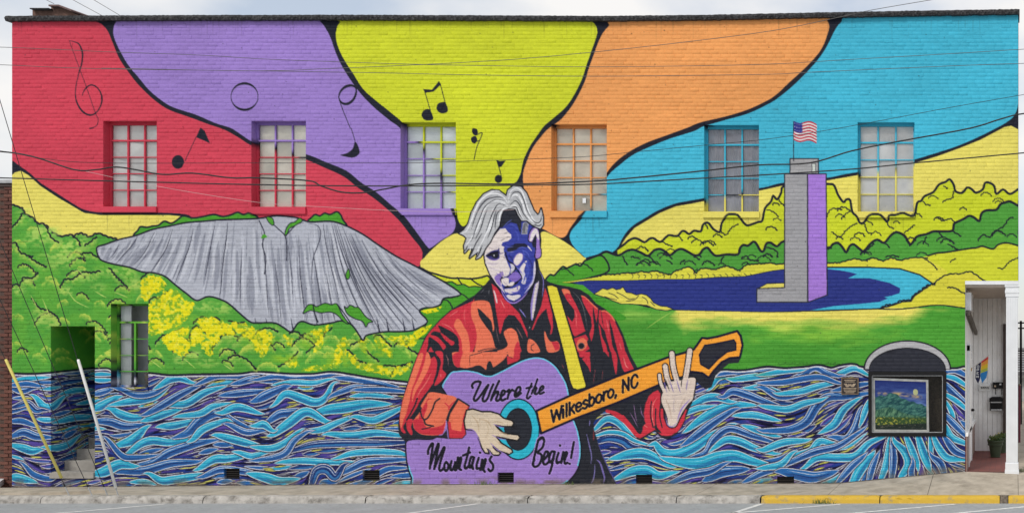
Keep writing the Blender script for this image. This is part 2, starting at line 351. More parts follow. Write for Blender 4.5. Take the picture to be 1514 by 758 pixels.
def paint_left_land(WL):
    z5, a, b = Zm(0,190), Zm(0,380), Zm(380,380)
    wl = smooth(WL, k=6)
    top = [(10,303),(18,304),(24,305),(33,310),(38,318),(46,321),(55,330),(66,333),(73,340),(82,347),(93,350),(102,348),(110,350),(116,346),(123,347),(129,350),(135,350),(141,346),(150,347),(160,351),(172,354),(200,380),(300,400),(560,440),(640,475),(645,575)]
    fill(top+[tuple(p) for p in wl[::-1]]+[(10,551)], GRN)
    bumpy(top[:21], 2.8, K, 7, 1.6, 3)
    fl = [(620,575)]+[tuple(p) for p in wl[::-1]]
    stroke(fl, 3, (24,24,44), sm=False); stroke([(x, y+2.6) for x, y in fl], 1.8, (214,212,220), sm=False)
    # soft light greens
    r = random.Random(5)
    fill([(10,300),(620,300),(620,560),(10,560)], (104,176,58), mod=lambda x, y: np.clip((fbm(x/16, y/13, 40)-.44)/.22, 0, 1)*.6*np.clip((548-y)/12, 0, 1)*np.clip((y-np.interp(x, [10,33,60,93,172,230,300,380,430,530,640], [306,312,334,352,356,405,444,480,490,505,505]))/6, 0, 1))
    for i in range(95):
        if i < 60: x, y = r.uniform(22, 215), r.uniform(325, 535)
        else: x, y = r.uniform(225, 600), r.uniform(492, 545)
        if y < np.interp(x, [10,33,60,93,172,215,640], [312,322,344,362,372,412,412]): continue
        w = r.uniform(7, 17); tl = r.uniform(-.5, .5)
        g = [(x-w, y+w*.35-tl*w), (x-w*.5, y-w*.15-tl*w*.5), (x, y-w*.3), (x+w*.5, y-w*.12+tl*w*.5), (x+w, y+w*.35+tl*w)]
        q = bumpy(g, 0, K, 5, 1.8, i)
        for dy, ww, al in ((4.5, 8, .20), (2.6, 4.6, .28), (1, 2, .45)):
            stroke([(a, b+dy) for a, b in q], ww, (196,214,88), 1, sm=False, alpha=al*1.45, mod=lambda x, y: np.clip((fbm(x/4, y/4, 23)-.22)/.3, 0, 1))
        if i % 3 == 0: stroke(q, 1.9, K, k=3)
    for cx, cy, rx, ry in ((36,322,14,16),(55,345,22,16),(95,368,20,20),(85,388,30,12),(120,360,16,12),(125,408,26,10),(160,400,24,8),(60,470,18,14),(78,480,16,10),(190,400,16,12),(200,415,14,14),(40,415,10,10),(28,428,12,8),(100,430,16,6),(320,455,24,10),(300,450,18,8),(145,425,14,8),(345,500,14,20),(290,525,12,8),(305,535,20,8),(345,530,14,8),(270,530,14,10),(70,350,26,20),(420,500,20,10),(400,485,14,6),(440,520,16,8)):
        fill([(cx-rx*1.5,cy-ry*1.5),(cx+rx*1.5,cy-ry*1.5),(cx+rx*1.5,cy+ry*1.5),(cx-rx*1.5,cy+ry*1.5)], (168,206,96), mod=lambda x, y, f=fade(cx,cy,rx,ry,3,.6): f(x, y)*.9*np.clip((fbm(x/5, y/4, 9)-.33)/.2, 0, 1))
    for g in (z5(75,675,95,685,115,730,150,745,190,757), z5(75,580,110,545,135,500), z5(270,580,290,630,320,660,345,672), z5(430,640,460,660,470,690), z5(500,690,540,665,570,640),
              z5(485,735,530,735,555,750,575,757), a(170,0,210,30,270,60), a(75,175,90,160,115,170,135,130,160,122,190,125,225,95), a(355,180,385,135,430,130,490,90,540,95,590,85),
              a(640,65,680,115,720,155,750,180), a(185,245,230,300,285,320,330,350,352,400), a(830,130,880,90,920,95,975,95), a(880,270,900,240,935,245,990,205), a(915,510,960,465,1000,460,1050,430,1080,420),
              a(1020,560,1050,510,1080,485,1120,495), a(1120,490,1125,440,1155,410,1190,425,1215,455,1230,480,1280,500), a(1140,390,1190,355,1230,365,1280,360,1300,410,1340,405,1385,450),
              a(1250,550,1270,510,1310,470,1340,455,1400,470), a(1345,375,1400,390,1440,385), a(1345,600,1380,580,1420,590,1460,610,1505,660), a(1470,490,1495,465,1514,445),
              b(0,440,50,420,90,425,120,440), b(190,450,230,440,270,470), b(440,415,400,435,385,470,350,500,290,560), b(240,555,205,590,180,610,125,640), b(550,520,590,505,625,485), b(640,545,670,580,715,615),
              b(530,545,560,570,590,610,640,625), b(690,470,720,460,760,500,790,525), b(820,510,870,515,900,545,945,570), b(745,640,790,640,830,650,870,635,915,620)):
        q = bumpy(g, 0, K, 6, 1.5, seed=len(g)*7+int(g[0][0]))
        for dy, w_, al in ((5, 9, .22), (4, 6, .3), (3, 3.4, .4)):
            stroke([(x+.6, y+dy) for x, y in q], w_, (186,210,96), 1, sm=False, alpha=al, mod=lambda x, y: np.clip((fbm(x/4, y/4, 17)-.3)/.3, 0, 1))
        stroke(q, 2.3, K, k=3)
    for g in ((105,405,115,400,125,408),(100,430,112,445,132,455),(140,430,150,436,158,440),(190,440,178,435,170,432),(220,530,240,545),(270,528,290,545),(330,538,345,548),(62,440,75,470),(45,435,55,455)):
        stroke([(g[i], g[i+1]) for i in range(0, len(g), 2)], 1.3, (190,214,110), 1)
    for cx, cy, rx, ry in ((222,420,16,14),(245,455,26,22),(268,492,22,18),(310,478,34,16),(350,490,26,12),(385,508,26,14),(460,500,20,16),(500,530,26,14),(560,520,26,16),(590,500,22,12),(420,530,30,8),(540,545,40,8)):
        fill([(cx-rx*1.6,cy-ry*1.6),(cx+rx*1.6,cy-ry*1.6),(cx+rx*1.6,cy+ry*1.6),(cx-rx*1.6,cy+ry*1.6)], (158,198,44), mod=lambda x, y, f=fade(cx,cy,rx,ry,13,.5): f(x, y)*.7*np.clip((fbm(x/6, y/5, 19)-.28)/.25, 0, 1)*np.clip((546-y)/6, 0, 1))
    # yellow autumn foliage
    ylw = (226,218,24)
    def yb(z, seed, th, *p):
        q = smooth(z(*p), True, 9); rr = random.Random(seed)
        q = q+np.array([[rr.uniform(-2.6, 2.6), rr.uniform(-2.2, 2.2)] for _ in q])
        fill(q, (150,180,30), False, alpha=.55); fill(q, ylw, False, mod=speck(4.2, th+.03, seed, .12)); fill(q, (240,236,90), False, mod=speck(3.2, .62, seed+9, .1), alpha=.7)
    yb(a,1,.30,840,130,930,110,970,150,960,190,900,220,850,260,830,200); yb(a,2,.36,890,270,960,210,1040,195,1090,250,1140,280,1110,350,1060,400,960,440,880,460,875,340)
    yb(a,3,.22,960,470,1100,410,1090,470,1060,520,1020,560,970,510); yb(a,4,.26,1040,570,1060,500,1110,480,1150,415,1200,440,1190,500,1120,540,1090,580); yb(a,5,.24,1160,370,1230,355,1290,365,1350,400,1390,450,1310,460,1270,510,1200,440)
    yb(a,6,.32,1200,490,1260,500,1240,580,1190,530); yb(a,7,.34,1370,390,1430,390,1500,420,1480,480,1420,460); yb(a,8,.38,1480,480,1530,450,1530,510); yb(b,9,.40,-20,440,60,430,100,470,70,540,30,590,-20,520)
    yb(b,10,.42,330,430,440,400,400,450,380,530,340,560,345,480); yb(b,11,.42,480,500,520,470,540,510,490,620,440,650); yb(b,12,.40,520,550,570,570,600,620,680,620,800,650,910,620,880,670,800,700,700,680,590,650); yb(b,13,.42,690,480,730,465,790,540,800,600,740,550)
    yb(b,14,.42,770,470,900,460,960,440,930,520,850,520); yb(b,15,.46,150,460,210,480,190,520); yb(b,16,.48,170,620,230,580,240,640,190,650); yb(b,17,.48,260,660,400,630,440,650,300,668); yb(b,18,.5,600,490,650,480,640,560,610,540); yb(b,19,.45,950,410,1010,400,980,450)

def paint_mountain():
    M = [(143,366),(156,361),(176,354),(201,348),(226,339),(251,334),(276,329),(301,327),(326,325),(380,323),(405,319),(425,320),(440,322),(458,328),(488,327),(510,333),(536,346),(561,363),(588,380),(606,389),(634,404),(659,418),(681,434),
         (669,439),(656,441),(651,450),(641,454),(628,455),(620,460),(632,475),(618,485),(606,489),(588,490),(571,490),(551,493),(541,496),(537,503),(531,495),(520,480),(505,474),(490,477),(465,480),(448,475),(440,478),(433,488),(428,490),(418,483),(405,477),(380,477),(369,475),(351,460),(334,446),(309,438),(291,444),(276,434),(258,420),(243,408),(226,403),(211,402),(191,395),(171,391),(153,386),(146,380)]
    P = smooth(M, True, 4)
    # trees along the crest
    fill([(200,349),(204,340),(208,335),(217,336),(226,334),(234,333),(243,327),(253,330),(262,325),(271,319),(285,322),(301,320),(316,317),(329,320),(340,318),(351,314),(360,317),(369,315),(382,322),(380,330),(250,340)], (74,158,44), True, 2.6)
    fill([(456,329),(461,321),(466,317),(473,319),(480,315),(488,317),(498,313),(504,318),(507,325),(512,334),(490,332)], (74,158,44), True, 2.4)
    paint([P], (174,178,190))
    sub = ART.copy()
    G = [((150,364),(147,380)),((200,348),(166,390)),((245,336),(205,401)),((290,328),(262,421)),((335,325),(322,441)),((385,322),(398,477)),((425,332),(438,484)),((455,328),(470,479)),((480,328),(513,473)),((495,330),(560,491)),((512,335),(611,486)),((540,348),(630,456)),((590,382),(676,434))]
    tt = np.linspace(0, 1, len(G)); gt = np.array([g[0] for g in G], float); gb = np.array([g[1] for g in G], float)
    r = random.Random(3)
    def line(t, s0, s1, wob):
        a = np.array([np.interp(t, tt, gt[:, 0]), np.interp(t, tt, gt[:, 1])]); b = np.array([np.interp(t, tt, gb[:, 0]), np.interp(t, tt, gb[:, 1])])
        ss = np.linspace(s0, s1, 9); ph = r.uniform(0, 6)
        bow = (b[0]-a[0])*.18
        return np.stack([a[0]+(b[0]-a[0])*ss+bow*np.sin(math.pi*ss)*-.6+wob*np.sin(ss*7+ph), a[1]+(b[1]-a[1])*ss], 1)
    for i in range(96):
        t = (i+r.uniform(-.4, .4))/96; s0 = r.uniform(0, .45)
        stroke(line(t, s0, min(1, s0+r.uniform(.45, .9)), 1.), r.uniform(4, 9), (116,120,136) if i % 2 else (204,208,218), 1, alpha=.5)
    for i in range(140):
        t = r.random(); s0 = r.uniform(0, .7); s1 = min(1, s0+r.uniform(.2, .7)); c = r.random()
        if c < .40: stroke(line(t, s0, s1, .8), r.uniform(1, 4), (136,140,154), 1, alpha=.75)
        elif c < .74: stroke(line(t, s0, s1, .8), r.uniform(1, 3.4), (198,202,214), 1, alpha=.75)
        elif c < .86: stroke(line(t, s0, s1, .6), r.uniform(.8, 1.4), (226,228,234), 1, alpha=.85)
        else: stroke(line(t, s0, s1, .8), r.uniform(.8, 1.5), (104,108,124), 1, alpha=.75)
    for t, s0, s1, w in ((.05,.2,.8,1.6),(.09,0,1,1.8),(.14,.05,.9,1.6),(.19,.05,.95,1.8),(.245,.1,1,2),(.30,0,.9,1.5),(.335,.02,1,2.2),(.37,.3,1,1.5),(.42,.05,.95,1.6),(.455,.4,1,1.4),(.5,.2,.8,1.4),(.54,.1,1,1.7),(.6,.25,1,2),(.635,.5,1,1.6),(.66,0,.8,1.7),(.69,.1,.9,1.3),(.72,0,1,1.9),(.745,0,.75,1.8),(.755,0,1,1.7),(.765,0,.8,1.5),(.785,.1,1,1.6),(.80,0,.7,1.5),(.82,.1,1,2),(.84,.05,.95,1.4),(.86,.4,1,2.2),(.88,.1,.9,1.5),(.895,.5,1,2.2),(.92,.2,1,1.6),(.95,.3,.9,1.3),(.975,.35,.85,1.2)):
        stroke(line(t, s0, s1, .9), w*.9, (50,52,68), 1, alpha=.8)
    for x in (301,322,351,380,396,433,470,560,574,598,612):
        stroke([(x-3, 455 if x < 352 else 470), (x, 470 if x < 352 else 486), (x+1, 484 if x < 352 else 492)], [.6,2.2,4], (46,48,66))
    # cleft at the summit
    stroke([(383,326),(391,345),(388,362),(393,382),(391,405)], 1.5, (44,46,62)); stroke([(398,326),(411,338),(421,348),(424,362),(424,385)], 1.5, (44,46,62)); stroke([(445,324),(432,338),(423,348)], 1.5, (44,46,62))
    stroke([(455,330),(470,334),(474,346),(470,362),(463,382),(461,410),(462,445)], 1.4, (60,62,78), 1)
    # clip overspill outside the rock
    m, r0, r1, c0, c1 = cover([P])
    A = ART[r0:r1, c0:c1]; S = sub[r0:r1, c0:c1]; A[:] = S+(A-S)*m[..., None]
    ART[:r0] = sub[:r0]; ART[r1:] = sub[r1:]; ART[:, :c0] = sub[:, :c0]; ART[:, c1:] = sub[:, c1:]
    stroke(np.vstack([P, P[:1]]), 2.4, K, sm=False)
    g2 = (78,160,46)
    fill([(394,321),(402,322),(405,329),(403,333),(397,328)], g2, True, 1.1); fill([(421,348),(423,338),(429,330),(436,328),(443,322),(447,327),(437,333),(428,338),(425,345)], g2, True, 1.3); fill([(386,352),(390,346),(395,350),(390,352)], g2, True)
    fill([(448,463),(455,451),(463,450),(468,453),(480,448),(490,450),(498,449),(505,463),(515,478),(508,475),(498,465),(488,461),(475,462),(466,460),(458,459)], g2, True, 1.4)
    fill([(509,453),(513,455),(518,451),(525,454),(531,455),(541,468),(551,475),(545,477),(541,483),(536,475),(523,470),(513,463)], g2, True, 1.4); fill([(513,400),(516,398),(517,408),(514,413),(511,408)], g2, True, 1.1)
    stroke([(463,451),(465,462),(470,476)], 1.8, K); stroke([(498,449),(508,462),(519,478)], 1.6, K)

def paint_right_land():
    lime = [(913,368),(923,361),(930,355),(938,352),(945,354),(953,358),(960,353),(966,352),(972,356),(978,357),(988,348),(1001,349),(1008,342),(1013,342),(1019,346),(1026,341),(1036,342),(1039,333),(1044,329),(1049,331),(1054,338),(1064,343),(1067,330),(1074,320),(1079,317),(1091,318),(1097,326),(1104,333),(1113,331),(1121,328),(1127,326),(1131,308),(1140,298),(1143,289),(1149,295),(1155,285),(1159,275),(1190,270),(1223,272),(1232,273),(1236,280),(1239,288),(1247,299),(1251,295),(1257,296),(1260,313),(1267,320),(1271,329),(1277,329),(1283,321),(1290,317),(1302,318),(1312,328),(1315,319),(1324,318),(1335,315),(1343,318),(1352,319),(1356,300),(1362,297),(1367,290),(1380,284),(1388,273),(1398,269),(1404,265),(1410,273),(1413,283),(1423,285),(1430,277),(1437,280),(1443,285),(1453,280),(1456,271),(1462,270),(1470,275),(1473,287),(1483,280),(1493,287),(1505,280)]
    fill(lime+[(1520,280),(1520,425),(913,425)], LEAF); stroke(lime, 3.4, K, k=3)
    z7, z8, c, d = Zm(760,190), Zm(1134,190), Zm(760,380), Zm(1134,380)
    for g in (z7(870,665,900,685,930,695),z7(970,635,990,660),z7(1210,605,1250,630,1280,590,1320,565),z7(1120,555,1140,590),z8(355,520,375,480,410,475,440,480),z8(380,610,430,640,470,600,500,575,530,560),z8(440,535,465,505,490,490),z8(570,560,590,610,615,620),z8(700,550,720,580,745,590),z8(810,615,840,595,870,570),z8(920,430,935,450,960,455),z8(1035,435,1060,420,1095,410,1100,370),z8(1000,520,1030,545,1080,535,1110,560),z8(1040,340,1060,355),z8(0,480,40,495,65,520),z8(60,410,80,440,100,455),z8(1150,380,1160,365)):
        bumpy(g, 1.7, K, 5, 1.2, int(g[0][0]))
    gt = [(868,382),(885,377),(892,373),(898,372),(908,376),(916,377),(926,371),(936,369),(947,373),(958,378),(967,370),(976,368),(984,372),(991,377),(1000,370),(1008,368),(1017,372),(1026,377),(1034,376),(1039,369),(1046,366),(1052,373),(1059,378),(1074,376),(1091,376),(1094,367),(1099,362),(1106,363),(1114,357),(1119,361),(1124,370),(1129,371),(1133,360),(1140,359),(1149,364),(1160,356),(1190,360),(1224,366),(1231,361),(1239,359),(1246,366),(1251,373),(1256,364),(1262,361),(1270,367),(1277,371),(1287,360),(1297,354),(1307,359),(1316,349),(1325,343),(1337,348),(1342,356),(1347,361),(1354,351),(1360,348),(1370,346),(1380,342),(1393,342),(1408,341),(1410,332),(1413,329),(1424,324),(1433,319),(1441,322),(1448,327),(1451,316),(1458,311),(1473,310),(1479,302),(1487,299),(1494,298),(1505,304)]
    fill(gt+[(1520,304),(1520,425),(840,425),(840,405)], (78,156,58)); stroke(gt, 3.6, K, k=3)
    for g in (c(640,-5,650,25,665,45),c(800,0,820,30,840,40),c(980,40,1005,20),c(1220,30,1235,0),c(1060,0,1090,15),z8(550,740,600,710,630,680),z8(690,675,720,700),z8(810,640,840,690),z8(920,680,940,640),z8(1010,610,1030,640),z8(1090,605,1140,635),z8(1245,660,1270,630,1315,640,1350,605,1400,575,1420,540,1450,525),z8(1065,680,1120,715),z8(700,757,740,750,775,757),z8(360,710,380,705),z8(0,700,50,720,60,757),c(1340,10,1400,20,1440,25),c(690,0,740,10),c(900,20,930,40),z7(770,745,800,757),z7(1080,745,1100,757)):
        bumpy(g, 2, K, 6, 1.2, int(g[0][0])+3)
    rr = random.Random(21)
    for i in range(60):
        x = rr.uniform(925, 1500); lo = np.interp(x, [p[0] for p in gt], [p[1] for p in gt]); hi = np.interp(x, [p[0] for p in lime], [p[1] for p in lime])
        if 1150 < x < 1230: continue
        a, b, cc_ = (hi+7, lo-6, 0) if i % 2 else (lo+6, 392, 1)
        if b-a < 4: continue
        y = rr.uniform(a, b); w = rr.uniform(4, 10)
        bumpy([(x-w, y+w*.3), (x-w*.3, y-w*.25), (x+w*.4, y-w*.1), (x+w, y+w*.4)], rr.uniform(1.2, 2), K, 4.5, 1.3, i)
        if cc_: stroke([(x-w*.8, y+w*.3+2.4), (x, y+2), (x+w*.8, y+w*.4+2.4)], 2.6, (104,178,60), 1, alpha=.6)
    # lighter band right
    lb = [(1372,378),(1385,374),(1397,373),(1410,371),(1422,369),(1435,367),(1444,366),(1453,364),(1468,368),(1475,362),(1485,359),(1495,360),(1505,363)]
    fill(lb+[(1520,363),(1520,425),(1300,425),(1310,392),(1345,384)], (204,210,50)); stroke(lb, 2.4, K, k=4)
    # yellow shrubs above the lake
    ys = [(842,416),(856,412),(870,410),(884,409),(896,406),(910,406),(922,404),(936,404),(948,402),(958,403),(968,401),(980,404),(991,406),(998,401),(1006,399),(1012,396),(1019,395),(1025,399),(1029,404),(1036,398),(1046,397),(1056,399),(1065,396),(1074,394),(1084,397),(1094,400),(1102,393),(1111,391),(1126,390),(1140,389),(1149,391),(1160,390),(1190,390),(1223,389),(1234,389),(1244,388),(1254,385),(1265,383),(1273,385),(1280,385),(1292,382),(1305,386),(1318,382),(1332,385),(1350,381),(1371,382)]
    fill(ys+[(1400,400),(1400,425),(842,425)], (216,212,66)); bumpy(ys, 2., K, 6, 1., 4)
    for g in (d(590,25,610,5),d(930,15,970,40,1000,75),d(1080,30,1110,10),d(1360,65,1390,70,1430,30,1480,5),c(1060,95,1080,70),c(1330,85,1350,60)): bumpy(g, 1.6, K, 5, 1, 6)
    for i in range(26):
        x = 905+i*9.3; stroke([(x, 404+(i % 3)), (x+3, 407), (x+2, 411)], .8, K)
    yb = [(1382,421),(1387,414),(1393,410),(1402,406),(1410,405),(1420,405),(1433,402),(1445,408),(1453,414),(1470,420)]
    fill(yb+[(1470,470),(1290,470),(1320,450),(1347,444),(1360,431)], (212,206,62)); bumpy(yb, 2., K, 7, 1., 2)
    bumpy(d(1065,180,1110,185,1140,205,1165,215), 1.9, K, 5, 1, 3)
    # meadow
    fill([(820,430),(870,430),(900,440),(960,455),(1000,457),(1140,460),(1300,456),(1352,454),(1390,451),(1410,453),(1440,457),(1440,552),(1427,541),(1415,543),(1400,544),(1277,542),(1254,538),(1229,543),(1207,539),(1184,542),(1159,543),(1134,541.5),(1106,546),(1071,546),(1059,551),(1052,558),(1000,560),(930,560),(880,460)], (76,156,52))
    fill([(860,436),(1040,446),(1040,510),(860,510)], (150,200,84), mod=lambda x, y: fade(940,466,62,12,8,.7)(x, y)*.8)
    fill([(1040,460),(1440,460),(1440,545),(1040,545)], (150,200,64), mod=lambda x, y: fade(1200,492,110,20,12,.6)(x, y)*.7)
    fill([(860,470),(1000,464),(1440,462),(1440,560),(860,560)], (60,136,40), mod=lambda x, y: np.clip((fbm(x/60, y/7, 31)-.52)/.2, 0, 1)*.5)
    fill([(900,445),(1430,457),(1430,520),(900,520)], YEL, mod=lambda x, y: np.clip((np.interp(x, [940,985,1010,1080,1160,1260,1340,1380], [458,466,490,486,492,488,480,458])-y+10*(fbm(x/40, y/9, 2)-.5)*2)/18, 0, 1)*(np.clip((x-np.interp(y, [456,490], [1000,955]))/5, 0, 1)))
    stroke([(996,459),(975,472),(955,486)], 1, (176,206,96), 1)
    w2 = [(1445,541),(1427,541),(1415,543.5),(1400,544),(1340,546),(1277,542),(1266,538),(1254,537.5),(1240,540),(1229,543),(1217,540),(1207,539),(1195,541),(1184,542),(1159,543.5),(1134,541.5),(1106,546),(1090,547),(1071,546),(1062,549),(1054,560),(1046,572)]
    stroke(w2, 3, (24,24,44), k=5); stroke([(x, y+2.6) for x, y in w2], 1.7, (218,216,222), k=5)
    for i in range(46):   # small signature scribble along the waterline
        x = 1150+i*2.1; h = 4.5 if i % 5 == 0 else 2.6
        stroke([(x, 538.6+.6*math.sin(i)), (x+1, 538.6-h*prng.uniform(.5, 1)), (x+1.7, 538.2)], .7, (38,84,30), alpha=.8)
    # lake
    fill([(838,416.5),(870,415),(926,415),(981,413),(1024,413),(1061,410),(1101,409),(1140,401),(1162,398),(1224,395),(1285,395),(1330,397),(1360,406),(1379,419),(1366,427),(1360,432),(1352,437),(1347,445),(1334,446),(1320,451),(1300,456),(1217,459),(1140,460.5),(1036,458.5),(996,457.5),(975,452),(940,440),(900,436),(878,434),(870,430),(860,423),(848,418)], CYA, False, 2.0)
    fill([(838,416.5),(870,415),(926,415),(981,413),(1024,413),(1061,410),(1101,409),(1140,401),(1162,398),(1224,397.5),(1245,400),(1260,403),(1267,405),(1254,411),(1285,411),(1315,418),(1331,426),(1330,433),(1318,437),(1307,439),(1313,441),(1300,446),(1270,449),(1234,452),(1217,455),(1197,458.5),(1140,460.5),(1036,458.5),(996,457.5),(975,452),(940,440),(900,436),(878,434),(870,430),(860,423),(848,418)], LAKE)
    bumpy([(1302,456),(1312,452),(1322,450),(1334,445),(1346,444),(1352,436),(1362,431),(1370,424),(1382,420)], 2.2, K, 7, 2, 9)
    stroke([(1300,456.5),(1325,457),(1352,454.5),(1375,451.5),(1392,451),(1410,453),(1428,455.5)], 1.8, K)
    fill([(808,422),(826,418),(848,419),(862,425),(880,437),(900,452),(926,470),(900,470),(850,430)], (66,152,42), True)
    stroke([(826,418.5),(848,419),(862,425),(878,435)], 1.6, K)
    bush = [(878,434.5),(884,431),(891,426),(898,428),(906,425),(911,428),(917,427),(921,424),(924,429),(926,432),(934,433),(941,436),(948,434),(956,436),(962,441),(966,447),(976,452),(986,453),(996,457),(985,459),(970,457),(956,451),(944,450),(930,449),(918,449),(905,444),(896,440)]
    fill(bush, (224,214,88), False, 1.2)
    for g in ((900,433,908,436,914,441),(912,432,922,437,930,442,938,441),(926,445,938,443,944,437),(950,439,956,443,958,449),(962,446,968,452),(894,438,902,441,912,443)):
        stroke([(g[i], g[i+1]) for i in range(0, len(g), 2)], 1., K)
    # small hills right of the head
    fill([(800,425),(806,414),(813,406),(819,407),(824,402),(832,394),(838,396),(845,393),(852,390),(858,393),(864,386),(868,384),(890,378),(900,400),(870,411),(842,417),(815,421)], (74,156,44), True, 2.6)
    bumpy([(824,402),(830,399),(836,398),(844,404),(848,407)], 1.6, K, 6, 1, 2); bumpy([(852,392),(862,390),(872,396),(876,400)], 1.6, K, 6, 1, 2)
    fill([(816,418.5),(842,416),(870,411.5),(896,408),(930,406),(930,413.5),(870,414),(842,417.5)], (216,212,66)); fill([(800,420),(830,417),(862,421),(880,436),(860,430),(830,421)], (74,160,44))
    # hills left of the head
    fill([(622,396),(634,402),(645,405),(654,408),(668,411),(681,411),(696,412),(711,410),(722,408),(724,420),(700,440),(660,450),(640,410)], LEAF, True, 2.6)
    stroke([(676,410),(684,421),(692,424)], 2, K); stroke([(695,411),(705,419),(712,422)], 2, K)
    fill([(650,413),(660,417),(668,416),(676,421),(686,420),(693,424),(702,423),(712,424),(725,418),(716,435),(690,448),(676,440),(682,434)], (74,156,44), False, 1.6)
    fill([(656,441),(662,438),(668,440),(674,436),(681,434),(686,436),(694,443),(700,440),(716,425),(722,440),(660,470),(648,490),(630,500),(620,500),(632,475),(620,460),(628,455),(641,454),(651,450)], (72,154,42), False, 1.6)
    bumpy([(656,443),(664,447),(668,455)], 1.8, K, 6, 1, 2)
    for s, p in ((21,[(622,459),(640,455),(654,452),(648,460),(630,464)]),(22,[(612,490),(640,478),(630,492),(616,502)])): fill(p, (224,216,24), mod=speck(4, .42, s, .1))

def paint_tower():
    g, o = (160,160,164), (40,42,54)
    fill([(1119,427),(1134,419),(1160,418),(1162,426)], YEL, False, 1.3, o)
    fill([(1119,426.5),(1160,425),(1160,257),(1194,257),(1194,446.5),(1119,446.5)], g, False, 1.6, o)
    fill([(1194,257),(1221.5,257),(1223,436),(1194.5,446.5)], (166,124,216), False, 1.6, o)
    fill([(1168,234.5),(1210,234.5),(1210,257),(1168,257)], (166,166,168), False, 1.6, o)
    fill([(1200.5,242),(1206,242),(1206,256),(1200.5,256)], (206,214,208), False, .8, o)
    stroke([(1173.3,180),(1173.3,238)], 1.2, o)
    T = lambda u, v: (1173.5+34*u, 179+(28+1*u)*v+2.4*math.sin(u*6.8)*.9+3.5*u)
    for i in range(13):
        u = np.linspace(0, 1, 14); v0, v1 = i/13, (i+1)/13
        fill([T(q, v0) for q in u]+[T(q, v1) for q in u[::-1]], (196,52,70) if i % 2 == 0 else (232,226,224))
    u = np.linspace(0, .38, 8); fill([T(q, 0) for q in u]+[T(q, .52) for q in u[::-1]], (52,56,140))
    for a in range(4):
        for b in range(3): fill(disc(T(.05+.09*a, .09+.17*b), .6, 6), (224,222,228))

